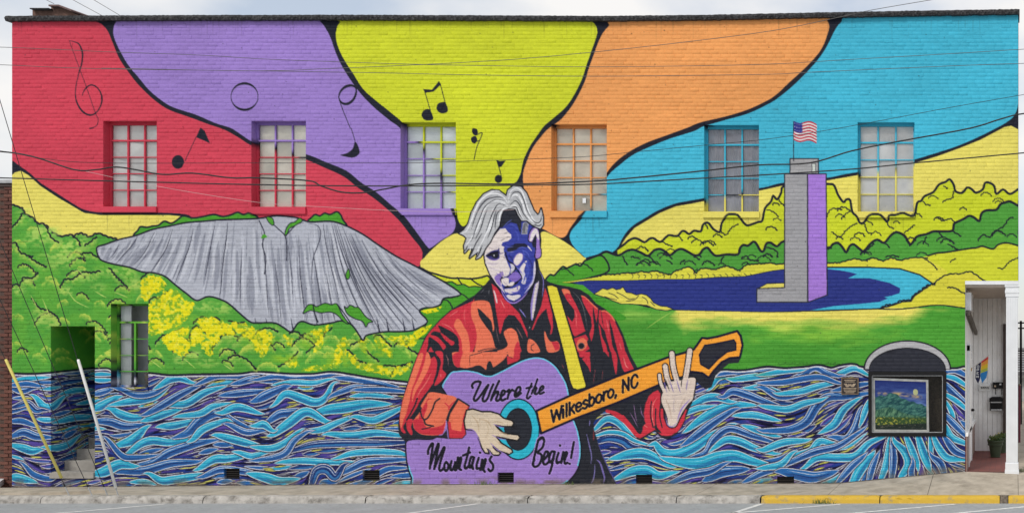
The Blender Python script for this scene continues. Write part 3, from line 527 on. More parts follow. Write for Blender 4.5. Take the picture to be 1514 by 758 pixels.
def paint_figure():
    z1, z2, z3, z4, z5, z6, z7, z8 = Zm(660,265,7.57), Zm(660,360,7.57), Zm(580,420,7.57), Zm(780,420,7.57), Zm(580,520,7.57), Zm(780,520,7.57), Zm(580,620,7.57), Zm(780,620,7.57)
    b1, b2, c7 = Zm(930,470,7.57), Zm(930,560,7.57), Zm(760,568)
    S, OR, BK = (204,52,68), (234,118,88), (38,41,50)
    # whole dark silhouette of the body
    fill([(716,422),(702,436),(690,443),(666,458),(650,472),(636,488),(628,498),(620,518),(612,537),(604,560),(598,579),(594,594),(590,616),(588.5,630),(590,642),(597,650),(602,656),(602,675),(605,692),(612,708),(622,722),(915,722),(911,715),(907,705),(899,690),(890,669),(883,650),(878,634),(878,624),(884,615),(897,606),(912,611),(926,626),(938,644),(947,650),(956,645),(968,637),(976,645),(986,648),(1000,642),(1011,627),(1018,606),(1024,594),(1000,575),(975,565),(945,548),(938,535),(931,522),(926,507),(921,493),(912,475),(904,465),(894,456),(881,448),(871,436),(858,428),(843,424),(826,421),(812,417),(805,412),(798,398),(795,384),(760,380),(730,405)], BK)
    # upper arm and shoulder reds
    fill(z3(920,150,905,185,660,295,540,400,430,520,380,590,330,700,300,757,580,757,640,700,730,740,760,757,900,757,960,600,900,330), S, False)
    # shirt chest panels
    fill(z3(905,195,1050,185,1100,240,1130,400,1140,490,1125,525,1110,420,1060,360,960,270,985,370,1050,470,1110,560,1150,700,1165,720,960,757,920,757,945,600,930,480,890,380,880,290), OR, True)
    fill(z3(955,270,1010,310,1085,390,1110,430,1125,520,1100,530,1040,460,985,380,965,330), BK, True)
    fill(z3(720,390,760,400,800,470,850,570,865,757,790,757,770,620,720,520,690,460), OR, True)
    fill(z3(515,460,610,500,680,540,730,590,745,660,730,757,560,757,600,700,560,640,500,585,430,560,470,525,540,535), BK, True)
    fill(z3(540,540,600,580,650,620,690,640,690,670,660,685,625,650,580,610), S, True)
    fill(z3(410,590,470,620,520,660,560,720,575,757,470,757,430,700,400,757,380,757,400,680), BK, True)
    stroke(z3(545,435,600,455,660,490,690,530), 1.1, (232,120,120), 1); stroke(z3(640,360,690,325,740,295), 1.1, (232,120,120), 1); stroke(z3(820,270,805,340,820,450), 1, (232,110,110), 1)
    # upper sleeve (outer arm)
    fill(z5(300,0,390,0,420,80,500,30,520,150,500,260,470,330,420,400,330,520,250,640,170,757,80,757,110,560,150,430,200,290,250,130), S)
    fill(z5(300,30,345,20,330,110,270,280,215,430,190,560,130,757,90,757,120,540,170,380,230,200), OR, True)
    fill(z5(390,0,430,90,400,200,330,330,260,450,220,560,235,420,300,280,350,150), OR, True)
    stroke(z5(440,230,380,340,310,440,270,520), 1.2, (236,130,116), 1); stroke(z5(470,20,510,100,505,220,470,330), 3.2, BK)
    fill(z5(480,0,560,0,570,110,560,190,600,240,580,290,510,360,470,370,500,290,530,190,540,90), S, True)
    stroke(z5(600,30,625,90,625,160), .9, (176,120,120), 1); stroke(z5(540,290,545,240), .8, (230,130,130), 1)
    fill(z5(250,560,290,510,285,600,170,757,80,757,140,757), S, True)
    fill(z7(85,0,160,0,120,80,150,140,130,150,95,110), S, True); fill(z7(165,0,240,0,210,70,225,140,215,170,190,150,160,90), S, True)
    stroke(z5(280,520,250,600,180,730,160,757), 2.4, BK); stroke(z5(320,560,270,680,230,757), 2.2, BK)
    fill(z5(100,620,140,600,120,757,85,757), OR, True); fill(z7(85,0,125,0,110,60,95,90), OR, True)
    # chest lower, dark folds and pocket
    fill(z5(670,30,700,0,900,0,1000,0,1270,0,1280,40,1230,100,1140,165,1125,160,1100,105,1075,110,1060,170,1035,200,980,150,905,165,820,180,740,165,690,140), OR, True)
    fill(z5(675,40,740,0,790,0,760,100,755,170,700,150), S, True)
    fill(z5(1055,165,1070,115,1090,105,1115,130,1110,165,1085,180), BK, True)
    stroke(z5(870,40,1000,5), 1, BK); stroke(z5(868,40,866,150), .8, (120,60,56)); fill(z5(905,170,950,150,1000,160,1040,200,990,200), BK, True)
    stroke(z3(960,750,1040,725,1160,715), 1.2, BK)
    fill(z5(1280,40,1340,70,1360,0,1430,0,1430,70,1400,100,1290,140), S); fill(z5(1290,0,1365,0,1355,65,1300,50), OR)
    # collar
    fill(z3(1110,-10,1160,30,1230,110,1330,230,1420,320,1470,440,1514,540,1514,600,1440,440,1370,350,1300,340,1250,400,1215,540,1200,560,1190,470,1160,290,1135,120), S)
    fill(z3(1250,560,1260,520,1320,490,1380,520,1410,600,1430,757,1370,757,1300,757,1230,757,1170,745,1250,720,1290,670), OR, True)
    fill(z3(1400,640,1432,700,1440,757,1360,757), S, True)
    fill(z3(1130,60,1155,100,1175,190,1165,210,1145,130), (226,206,210), True)
    stroke(z3(1210,170,1235,220,1260,270), 1., (236,150,150), 1); stroke(z3(1390,480,1430,550,1460,610), 1., (160,110,110), 1); stroke(z3(1420,270,1460,320,1495,370), 1.6, (142,132,214), 1); stroke(z3(1160,470,1175,570,1200,660), .9, (120,90,96), 1)
    stroke(z3(990,100,1030,50), .8, (110,112,120), 1); stroke(z3(1085,130,1080,50), .8, (110,112,120), 1)
    # right chest (viewer's right) reds
    fill(z4(195,40,225,120,250,230,275,330,285,480,270,550,250,565,265,480,230,370,210,270,150,330,110,390,60,510,45,505,90,390,150,250,175,140), S)
    fill(z4(380,60,420,50,465,65,490,130,540,220,590,330,640,510,650,520,530,585,510,560,440,350,500,420,530,360,520,280,440,180), S)
    fill(z4(385,60,420,52,462,66,480,110,440,100,410,120), OR, True); stroke(z4(520,280,545,340,545,430,555,490), .9, (234,120,120), 1); stroke(z4(455,155,490,190), .9, (234,120,120), 1)
    fill(z4(600,125,640,135,720,210,790,270,785,340,770,430,740,270,730,250,730,340,745,480,735,570,715,640,690,560,720,470,710,370,660,280,620,200), S)
    stroke(z4(605,130,650,150,730,230,780,275), 1.6, OR)
    fill(z4(800,290,820,285,830,400,860,520,800,430,795,380), S)
    fill(z4(825,300,860,290,920,330,970,400,1010,490,1060,600,1095,757,1010,757,980,640,950,500,910,390,930,560,950,690,980,757,930,757,890,620,850,470), S)
    stroke(z4(830,300,870,300,930,345,975,410), 2., OR); stroke(z4(880,390,900,470,905,540), .9, (236,130,130), 1); stroke(z4(1030,650,1050,740), .9, (236,130,130), 1)
    fill(z4(790,430,815,480,830,580,880,680,895,757,850,757,820,620), S)
    fill(z4(520,605,650,560,680,610,660,650,695,720,640,757,540,757), S); fill(z4(570,620,620,600,665,640,660,700,610,745,560,730,550,670), OR, True)
    fill(disc((859.5,511), 4.2), (30,32,40)); stroke(np.vstack([disc((859.5,511), 4.4, 20), disc((859.5,511), 4.4, 20)[:1]]), 1, (90,84,86), sm=False)
    fill(z4(185,560,195,525,220,590,260,640,340,640,360,720,310,757,230,757,205,690), OR, True); fill(z4(265,640,345,645,360,725,310,740), S)
    fill(z4(10,620,60,625,110,680,135,757,5,757), OR, True); stroke(z4(70,670,40,690,45,730,65,745), 1.2, BK)
    fill(z6(575,0,700,0,700,45,600,60,580,50), S); fill(z6(610,75,690,20,705,130,705,230,680,170), S, False); fill(z6(865,0,910,0,910,60), S); fill(z6(940,0,985,0,1005,100,990,250,960,130), S, True); fill(z6(1010,0,1100,0,1140,90,1190,190,1085,225,1060,180), S)
    stroke(z6(1070,50,1100,150,1130,180), 1, (240,160,150), 1)
    for p in (z6(760,170,735,360), z6(840,200,835,310), z6(380,130,410,190)): stroke(p, .9, (140,66,74), 1)
    stroke(z4(500,80,570,150,620,250,650,380,670,520), .9, (110,108,112), 1); stroke(z4(30,470,15,500), .9, (190,188,190), 1)
    # strap
    fill([(808,422),(816,421),(824,424),(828,437),(838,470),(851,512),(860,545),(867,570),(865,573),(854,576),(847,574),(843,565),(833,520),(821,473),(812,440)], (228,214,62), False, 2, (26,28,40))
    # neck highlights
    fill(z2(1030,420,1035,440,1010,600,985,757,945,757,950,640,985,520), (150,134,206), True); fill(z2(1025,430,1030,450,1000,600,985,757,965,757,985,600), (216,206,204), True)
    fill(z4(85,0,125,0,80,240,60,390,40,385,35,250,60,100), (150,134,206), True); fill(z4(95,0,122,0,90,180,60,385,50,300,70,120), (216,206,204), True)
    stroke(z2(1035,300,1070,360,1085,430,1080,540,1070,600), 1.2, (130,120,200), 1); stroke(z2(1000,190,985,300,950,450,880,530), 2.2, (214,206,214), 1)
    # guitar body
    body = z5(560,390,575,340,600,300,660,225,740,210,830,205,950,225,1030,258,1080,265,1120,260,1240,205,1400,120,1514,75)+z6(100,60,200,80,300,150,370,240,430,350,460,465)+[(844,600),(849,622)]+z8(560,120,590,280,590,400,560,530,500,630,390,720)+[(800,724),(700,724),(618,722)]+z7(220,640,180,520,160,390,158,280,175,240,250,222,500,200)+[(662,610),(662,586)]
    P = smooth(body, True, 5)
    stroke(np.vstack([P, P[:1]]), 4.4, (22,24,34), sm=False); paint([P], (156,126,203)); 
    m = cover([P])
    sub = ART.copy(); stroke(np.vstack([P[:int(len(P)*.62)]]), 3.6, (110,206,236), sm=False); stroke(P[int(len(P)*.66):int(len(P)*.80)], 3.2, (110,206,236), sm=False)
    k0, r0, r1, q0, q1 = m; A = ART[r0:r1, q0:q1]; B = sub[r0:r1, q0:q1]; mm = A*k0[..., None]+B*(1-k0[..., None]); ART[:] = sub; ART[r0:r1, q0:q1] = mm
    # sound hole
    t = np.linspace(0, 2*math.pi, 60, endpoint=False)
    el = lambda cx, cy, rx, ry: np.stack([cx+rx*np.cos(t), cy+ry*np.sin(t)], 1)
    fill(el(766.5,634,31.5,45.5), (20,22,32)); fill(el(766.5,634,30,43.6), (44,182,208)); fill(el(766,634,20.6,31.5), (20,22,32)); fill(el(766,634,19.5,30), (40,43,52))
    # neck and headstock
    neck = [(800,640),(793,607),(846,583),(912,556),(942,545),(987,528),(1015,520),(1026,516),(1038,499),(1046,500),(1062,497),(1090,489),(1095,496),(1098,510),(1094,528),(1079,529),(1067,535),(1055,548),(1048,558),(1038,551),(1022,549),(1020,553),(973,569),(912,595),(851,618)]
    fill([(1018,551),(1038,551),(1048,558),(1067,536),(1080,530),(1095,529),(1092,536),(1078,537),(1068,545),(1058,555),(1052,572),(1043,575),(1028,563),(1020,580)], (38,40,50))
    fill(neck, (238,158,52), False, 3.4, (22,22,46))
    fill([(1042,510),(1056,508),(1085,502),(1088,507),(1088,517),(1075,520),(1061,531),(1048,545),(1036,538),(1034,524)], (42,44,54), False, 2, (22,22,46))
    # lower right sleeve
    for g, w in ((z6(890,660,1000,690,1090,757),5),(c7(640,190,690,250,720,290,745,302,780,275,800,262),5.5),(c7(640,205,680,250,705,285,740,310),3)):
        stroke(g, w, S)
    fill(c7(545,155,600,160,660,210,720,285,745,295,790,262,770,215,765,170,775,110,800,65,850,35,858,48,815,90,795,150,800,220,845,280,880,290,905,250,985,220,1010,140,1018,150,990,230,960,280,905,300,870,300,830,265,745,315,720,310,650,230,560,165), S)
    fill(b2(170,380,185,290,220,190,270,145,330,120,325,140,250,190,210,280,190,370), S); fill(b2(200,480,210,360,250,230,300,180,350,150,350,250,340,330,380,330,385,430,420,520,480,550,540,520,590,420,640,340,620,460,560,570,470,630,400,635,330,570,300,500,260,560,230,590,150,640,120,640,150,580,155,530), S)
    for g in (b2(250,250,240,400,270,540), b2(300,330,295,450,310,540,350,590), b2(350,300,345,420,370,540)): stroke(g, 1.8, BK)
    for g in (b2(320,200,270,280,260,420,285,540), b2(160,510,210,540)): stroke(g, .9, (240,150,140), 1)
    for g in (b2(50,270,70,400,90,480), b2(130,290,140,380,175,440), b2(10,370,60,460,100,540)): stroke(g, 1, (150,110,160), 1)
    # fretting hand
    F, FO = (216,200,188), (24,24,34)
    hand = [(980,580),(978,593),(983,606),(987,618),(988,628),(993,631),(999,629),(1003,621),(1009,609),(1017,597),(1024,590),(1026,580),(1028,568),(1028,559),(1020,558),(1005,562),(990,565)]
    fing = [([(975,554),(977,566),(984,582)],4.6),([(983.5,541),(987,560),(997,582)],7),([(993.3,522),(996,545),(1005,576)],7.2),([(1020,518),(1016,545),(1010,578)],7.4),([(1024.5,562),(1023,575),(1018,585)],6)]
    Ph = smooth(hand, True); stroke(np.vstack([Ph, Ph[:1]]), 3.6, FO, sm=False)
    for g, w in fing: stroke(g, w+3.2, FO)
    paint([Ph], F)
    for g, w in fing: stroke(g, w, F)
    for g in ([(981,560),(986,580)],[(990,562),(996,580)],[(1000,560),(1006,580)],[(1017,560),(1014,578)]): stroke(g, 1.5, (120,104,170), 1)
    for g in ([(984,560),(990,578)],[(1008,560),(1007,572)]): stroke(g, 1.4, FO, 1)
    stroke([(1020,590),(1008,604),(1001,622)], 2.4, (150,128,196), 1); stroke([(984,612),(987,627),(994,630),(1001,624)], 1.4, (150,128,196), 1); stroke([(997,584),(996,600),(997,612)], 1, (170,156,166), 1); stroke([(983,584),(998,584),(1016,580)], .8, (170,160,160), 1)
    for g in ([(984,588),(990,604),(993,620)],[(1014,586),(1008,596),(1004,608)],[(996,540),(1001,562)],[(1017,535),(1013,560)],[(986,553),(990,568)]): stroke(g, 2.2, (186,164,150), 1, alpha=.7)
    # forearm and cuff of strumming arm
    fill(z5(430,450,600,475,720,520,640,650,600,757)+z7(600,20,580,120,540,160,480,175,370,170,300,150,240,90,230,0)+z5(240,757,330,640,320,600,380,500), OR, True)
    fill(z5(330,640,380,560,390,620,350,740,400,757,300,757), S, True); fill(z7(240,0,330,0,370,70,430,90,560,60,590,10,575,120,540,165,370,165,290,140,245,90), S, True)
    stroke(z5(530,520,480,560,450,640,400,730,360,757), 2.4, BK); stroke(z5(315,660,330,720,355,757), 2, BK); stroke(z7(355,0,375,50,460,70), 2.4, BK); stroke(z7(330,105,400,90,440,75), 1.6, BK)
    stroke(z5(590,570,630,610,640,640), 1.6, S); stroke(z5(700,545,650,600,625,650), 2.2, S, 1); stroke(z5(450,520,400,530,370,580), 1.6, S, 1)
    fill(z5(740,525,860,600,800,757)+z7(820,160,780,205,640,205,620,20)+z5(640,690), OR, False, 2.4, BK)
    fill(z7(620,20,650,20,665,110,770,130,790,10,815,60,820,160,780,205,640,205), S); stroke(z5(855,610,810,690,790,757), 1.4, S)
    stroke(z5(730,525,650,650,610,757), 2.6, BK)
    fill(z7(85,150,150,160,230,175,370,190,490,185,560,170,610,110,620,205,640,215,500,200,250,225,160,235,110,210), BK)
    # strumming hand
    F2 = (212,196,174)
    hp = z5(830,650,900,635,1000,665,1100,665,1190,690,1250,740)+[(757,621),(760,625),(757,630),(744,630),(733,628)]+[(745,640),(766,642),(769,646),(765,651),(749,648),(734,645)]+[(741,654),(757,664),(758,668),(753,671),(738,666),(729,659)]+[(740,669),(737,672.5),(729,672)]+[(722,664),(723,670),(717,669),(712,661),(707,646),(699,636),(688,634),(686,622)]
    fill(hp, F2, False, 2.2, (24,22,28))
    for g in ([(729,626),(738,630),(746,631)],[(727,642),(737,647),(750,650)],[(725,654),(734,663),(748,671)],[(720,662),(727,671)],[(688,633),(699,635),(706,644),(711,658)]): stroke(g, 1.5, (146,120,190), 1)
    for g in ([(732,629),(741,637),(752,641)],[(733,645),(740,652)],[(728,660),(736,668)],[(719,661),(724,669)]): stroke(g, 1.5, (24,22,28), 1)
    for g in ([(696,612),(706,624),(708,640)],[(730,622),(745,625)],[(735,636),(755,644)],[(732,650),(748,662)],[(705,618),(720,622),(728,634)]): stroke(g, 2.4, (188,166,138), 1, alpha=.7)
    fill([(690,636),(700,637),(707,646),(700,644),(692,640)], (150,122,196), True); stroke([(700,610),(715,614),(728,616)], 1, (190,176,160), 1); stroke([(718,622),(722,636),(716,650)], 1.6, (196,178,152), 1)
    # head: dark hair mass first
    face = [(738,336),(730,350),(722,363),(716,377),(718,390),(725,406),(734,421),(742,433),(748,442),(755,447),(764,446),(772,441),(782,431),(788,422),(792,410),(793,384),(797,375),(799,355),(796,338),(788,333),(780,318),(768,308),(750,306),(742,315)]
    fill(face, (54,64,156), False, 3.4, (22,22,40)); fill(z2(985,190,1000,260,990,370,960,460,900,530,870,560,930,470,965,380,975,280), (206,200,218), True)
    fill(z1(640,350,700,335,770,345,800,410,840,470,830,620,790,500,720,480,660,520,620,545,600,540,600,420), (40,43,54))
    stroke(z1(630,540,680,490,735,450), 1.2, (84,96,186), 1)
    wh = (222,212,210)
    fill(z1(600,555,660,548,690,590,722,615,730,655,690,690,630,705,615,740,650,757)+z2(640,60,650,130,690,230,715,290,700,345,660,368,630,380,620,470,640,520,670,590,720,610,830,575,800,610,760,640,700,620,640,540,560,450,490,345,440,225,425,130,440,60,470,0), wh)
    for g in (z1(640,610,690,590), z1(660,650,720,640), z1(600,690,660,660)): stroke(g, 1.2, (130,122,128), 1)
    # eye in light
    fill(z2(440,135,480,100,520,78,575,65,590,45,595,110,590,165,540,180,480,170), (58,54,120), True); fill(z2(445,135,480,110,520,95,580,85,585,100,540,112,490,140), (24,24,40), True); fill(z2(505,105,560,95,585,130,560,165,520,155,500,130), (28,30,44), True); fill(disc((730.5,377.5), 1.1, 8), (210,210,214)); stroke(z2(470,175,540,185,595,165), 1.2, (134,108,190), 1)
    stroke(z2(430,60,470,40,520,60,580,50), 1., (180,168,176), 1); stroke(z2(590,60,600,110,640,105), 1.4, (90,80,140), 1)
    # nose shadow and cheek
    fill(z2(625,310,640,350,620,375,610,420,605,480,590,470,550,420,540,370,590,335), (138,112,190), True); stroke(z2(625,290,622,350,660,368,700,350), 1.2, (160,146,164), 1)
    stroke(z2(660,100,690,190,745,225,770,265,765,300,720,340), 2., (24,24,50)); fill(z2(620,370,660,380,740,330,720,360,640,390,615,400,615,440,600,400), (26,26,46), True)
    fill(z2(750,185,780,130,820,105,855,125,850,180,810,235,780,245,755,220), wh, True, 1, (130,110,190)); fill(z2(715,225,755,240,765,275,740,320,715,330,725,270), (200,196,208), True)
    fill(z2(680,60,740,20,830,10,800,60,730,85,690,90), (34,36,52), True); fill(z2(690,95,760,90,770,100,720,140,690,120), (60,70,160), True); stroke(z2(890,10,930,50,955,85), 1.8, (222,216,220), 1)
    stroke(z2(690,95,760,92), 1, (150,150,214), 1)
    fill(z2(690,380,770,310,830,360,830,390,760,430,720,410), (128,104,190), True); stroke(z2(775,270,830,345,840,385,790,430), 1.6, (24,24,46)); 
    fill(z2(900,190,870,290,880,340,895,390,880,450,840,440,850,380,820,280), (206,202,214), True); fill(z2(895,190,880,260,850,330,835,290,850,240), wh, True)
    fill(z2(630,390,690,385,700,420,690,470,650,470,625,440), wh, True); fill(z2(635,490,690,465,760,440,830,395,790,450,700,495,650,498), (24,22,36)); fill(z2(690,470,720,430,760,430,740,470), wh, True)
    fill(z2(650,510,740,500,820,470,810,520,740,555,680,555), (214,204,206), True); fill(z2(690,570,800,570,830,585,790,620,720,625,680,600), (216,208,210), True); stroke(z2(670,540,720,570,800,560,850,520), 2.2, (60,64,150), 1); stroke(z2(790,470,795,510), 1.6, (120,100,190))
    stroke(z2(610,500,640,580,700,650,770,660,850,610,910,540), 2.4, (150,124,206), 1); stroke(z2(870,510,930,460,965,400,975,330), 1.6, (126,124,206), 1); stroke(z2(920,120,900,300,860,440), 2.4, (64,76,168), 1); stroke(z2(850,60,870,120,880,170), 1.6, (74,86,178), 1)
    fill(z1(770,720,880,720,900,757,760,757), (34,36,60), True)
    for g, w, c in ((z2(455,210,520,230,590,215),3,(196,184,196)),(z2(480,260,540,290,600,300),2.4,(200,190,198)),(z2(560,330,600,360,612,400),2,(120,96,176)),(z2(640,420,660,450,690,455),1.2,(150,140,160)),(z2(520,30,560,40,600,20),2,(206,196,200)),
                    (z2(700,130,735,170,750,210),2.4,(38,44,112)),(z2(860,200,905,240,915,330,890,430),3,(72,84,176)),(z2(790,260,830,310,850,340),1.6,(150,140,206)),(z2(870,130,930,180,960,260,950,360),2.2,(44,50,122)),(z2(720,540,780,545,830,520),2,(110,100,184)),(z2(600,420,612,470,630,520),1.8,(178,160,206)),
                    (z2(840,70,900,100,930,150),1.6,(88,100,190)),(z2(780,60,850,40,900,60),1.4,(88,100,190)),(z2(650,20,700,40,760,30),1.2,(90,100,186)),(z1(760,560,800,620,810,700),2.2,(70,82,176)),(z1(700,500,760,520,800,560),1.8,(74,86,180))):
        stroke(g, w, c, 1, alpha=.85)
    # ear and sideburn
    fill(z1(920,690,925,610,960,550,1000,535,1030,560,1045,640,1050,757)+z2(1060,60,1060,140,1020,170,990,150,1000,60,990,0), (150,118,196), True, 1.4, (24,24,40)); fill(z1(950,600,1000,550,1030,600,1035,680,1010,640,1000,610,960,680,935,690), (222,214,216), True); fill(z1(1000,620,1010,680,1000,757,970,757,960,700), (34,36,56), True)
    fill(z1(858,492,888,480,915,500,902,612,842,612), (110,112,122), False, .7, (190,190,200)); stroke(z1(875,500,868,600), 1., (84,86,94), 1); stroke(z1(895,505,888,605), 1., (200,200,206), 1)
    # hair
    hair = [(679,345),(686,340),(692,331),(697,315),(705,299),(715,287),(727,281),(738,282),(746,288),(748.5,290),(751,281),(759,275),(770,276),(778,285),(784,299),(789,311),(795,318),(798,315),(800,308),(803,322),(803,332),(799,338),(789,334),(783,329),(779,326),(771,326),(766,318),(762,309),(752,308),(744,311),(741,318),(738,334),(731,344),(725,357),(718,366),(714,374),(710,380),(704,383),(707,372),(701,376),(694,381.5),(699,367),(692,368),(687,374),(686,363),(690,352),(686,348)]
    fill(hair, (186,188,192), False, 3.6, (24,24,34))
    paint([np.array(hair)], (186,188,192))
    dk, lt = (52,54,62), (236,238,242)
    for i, (g, w, c) in enumerate((
        (z1(690,270,640,200,560,160,470,170,380,240,320,350,280,460,230,570,170,610),2,lt),(z1(680,280,600,240,500,250,420,340,380,450,340,560,260,690,215,740),2.6,lt),(z1(690,300,620,270,540,320,500,420,480,520,430,640,380,740),2.6,lt),(z1(690,320,640,330,600,400,585,520),2,lt),
        (z1(640,210,560,200,450,230,360,340,310,460,280,560),1.2,dk),(z1(650,240,540,230,430,310,380,420,340,520,300,640,270,700),1.2,dk),(z1(670,290,580,280,520,370,480,480,440,600),1.4,dk),(z1(560,340,530,440,500,560,460,660),1.4,dk),(z1(620,330,570,380,550,470,545,560),1.3,dk),
        (z1(460,330,420,430,380,560,320,680),1.2,dk),(z1(510,180,400,260,340,370,290,500),1,(120,122,130)),(z1(520,420,500,520,470,600),1.6,lt),(z1(400,600,340,700,310,757),1.4,dk),
        (z1(690,250,720,140,780,100,840,130,880,230,910,330,960,430,1020,500,1060,470),2.2,lt),(z1(690,270,730,190,800,180,850,260,880,360,930,440,980,490),2.6,lt),(z1(705,310,760,290,800,330,830,400,870,450),2.2,lt),
        (z1(700,240,750,150,820,150,870,240,900,340,950,430),1.2,dk),(z1(710,290,770,240,820,290,860,380,920,460),1.3,dk),(z1(720,320,780,310,810,380,850,440),1.2,dk),(z1(780,200,830,270,860,350),1.,(120,122,130)),(z1(960,450,1010,490,1050,470,1070,400),1.2,dk),(z1(980,500,1030,520,1070,500),1.2,dk),(z1(900,480,950,510,1000,520),1.2,dk),
        (z1(600,130,540,130,460,170,380,240),1.4,lt),(z2(240,20,220,60,200,90),1.3,dk),(z2(330,0,290,90,265,150),1.5,dk),(z2(400,20,370,100,340,160),1.5,dk),(z2(280,20,260,90),1.4,lt),(z2(380,10,340,100),1.4,lt))):
        stroke(g, w*(1.25 if c[0] < 130 else 1.), c, 1)
    # writing on the guitar
    T = (28,28,38); hl = (182,150,226)
    def script(z, lines, w):
        for g in lines: stroke(z(*g), w+2.4, hl)
        for g in lines: stroke(z(*g), w, T)
    script(z5, [(900,400,892,370,925,335,975,330,985,350,940,450,912,520,930,545,970,510,1040,410,1075,365),(1075,370,1030,470,1010,530,1030,552,1065,520,1100,430,1130,360),(1195,322,1160,400,1120,490,1105,540),(1115,510,1160,450,1185,445,1180,480,1160,530,1180,545,1210,520),(1215,500,1255,465,1258,435,1235,432,1212,490,1225,540,1265,525),(1285,440,1310,425,1290,520),(1300,475,1335,425,1355,430),(1370,480,1425,440,1432,395,1400,400,1370,470,1385,500,1440,460)], 3.7)
    script(z5, [(1560,350,1525,440,1505,500,1520,520,1550,490),(1500,405,1575,385)], 3.2)
    script(z6, [(112,302,80,390,45,465),(55,430,90,395,100,410,80,460,100,470,125,450),(135,440,170,415,178,385,155,385,132,430,140,468,182,450)], 3.3)
    script(z7, [(400,380,405,330,435,275,455,265,450,310,430,450,420,545),(430,500,470,380,510,275,518,285,490,430,470,550),(480,520,530,400,575,310,582,330,545,450,525,540,540,570,575,540),(604,470,584,500,584,545,600,572,622,548,626,500,604,470),(664,462,650,520,655,560,676,556,700,500,708,462,696,530,706,566),(735,420,725,500,715,560,740,490,765,420,770,450,750,540,770,560),(860,310,835,420,810,520,825,545,850,520),(790,400,870,365),(905,415,880,420,860,500,875,535,900,480,918,410,895,500,905,550),(968,425,945,500,945,545,970,540),(980,365,982,368),(1005,445,995,520,985,570,1010,490,1040,440,1045,460,1020,550,1035,580),(1110,410,1090,450,1125,500,1125,550,1095,575,1075,550)], 3.8)
    script(z8, [(185,225,165,195,125,225,95,330,70,440,62,500),(120,230,165,205,185,240,165,310,110,365,150,385,155,440,125,505,80,525,58,495,75,450),(180,450,222,400,228,360,200,360,175,430,180,490,210,495,240,465),(300,355,265,360,240,440,255,475,285,430,305,350,285,450,265,540,245,600),(345,370,325,440,330,485,355,470),(362,285,364,288),(400,360,385,430,372,490,395,420,432,360,440,385,415,450,420,490,445,480),(518,250,500,350,488,425),(470,490,471,492)], 3.8)
    # WILKESBORO on the neck
    G = {'W':(.95,[[(0,1),(.2,0),(.47,.85),(.73,0),(.93,1)]]),'i':(.3,[[(.12,0),(.12,.68)],[(.12,.93),(.12,.95)]]),'l':(.3,[[(.12,0),(.12,1)]]),'k':(.6,[[(.1,0),(.1,1)],[(.5,.68),(.12,.3)],[(.25,.42),(.52,0)]]),
         'e':(.62,[[(.08,.36),(.5,.36),(.48,.58),(.3,.68),(.12,.58),(.07,.34),(.14,.1),(.3,0),(.5,.1)]]),'s':(.56,[[(.46,.56),(.28,.67),(.1,.53),(.2,.38),(.4,.3),(.46,.15),(.28,0),(.06,.12)]]),'b':(.64,[[(.1,0),(.1,1)],[(.1,.5),(.3,.68),(.5,.5),(.5,.18),(.3,0),(.1,.15)]]),
         'o':(.64,[[(.3,.68),(.08,.5),(.08,.18),(.3,0),(.52,.18),(.52,.5),(.3,.68)]]),'r':(.42,[[(.1,0),(.1,.68)],[(.1,.4),(.22,.62),(.38,.66)]]),',':(.32,[[(.14,.04),(.14,-.02),(.06,-.16)]]),' ':(.34,[]),'N':(.78,[[(.1,0),(.1,1),(.6,0),(.6,1)]]),'C':(.76,[[(.62,.74),(.5,.95),(.3,1),(.1,.75),(.1,.25),(.3,0),(.5,.05),(.64,.28)]])}
    an = math.atan2(573-624, 937-816); ca, sa = math.cos(an), math.sin(an); ex, hh = 17.9, 18.6; ox, oy = 815, 624.5
    for lw, cc in ((5.2,(250,190,90)),(3.7,(24,24,42))):
        x = 0
        for ch in "Wilkesboro, NC":
            adv, ls = G[ch]
            for l in ls:
                pts = [(ox+(x+u)*ex*ca-v*3.2*0, oy+(x+u)*ex*sa-v*hh) for u, v in l]
                stroke(pts, lw, cc, sm=ch in 'esboC' and len(l) > 3 or ch in 'r', k=5)
            x += adv
    # shirt tail strokes below the guitar
    for g in (z8(660,150,690,280,715,400,710,500), z8(755,490,750,580,735,670,708,712), z8(700,0,690,70)): stroke(g, 1.5, (128,120,186), 1)
    stroke(z8(770,445,810,480,840,570,860,650,850,710), 2.6, (116,104,172), 1); stroke(z8(738,100,740,250), 1.6, (130,50,56), 1); stroke(z8(780,240,830,370,900,530,960,650,1000,717), 1.6, (86,80,150), 1)

def paint_arch():
    def arc(rx, ry, cx=1341.5, cy=546, a0=math.pi, a1=2*math.pi, n=30):
        t = np.linspace(a0, a1, n); return [(cx+rx*math.cos(q), cy+ry*math.sin(q)) for q in t]
    fill(arc(65,43.5), (24,24,36)); fill(arc(62.5,40.5,cy=545), (176,176,180)); fill(arc(57,32.5,cy=546)+[(1399,548),(1284,548)], (24,24,32)); fill(arc(55.5,31,cy=546)+[(1398,550),(1285,550)], (46,48,58))

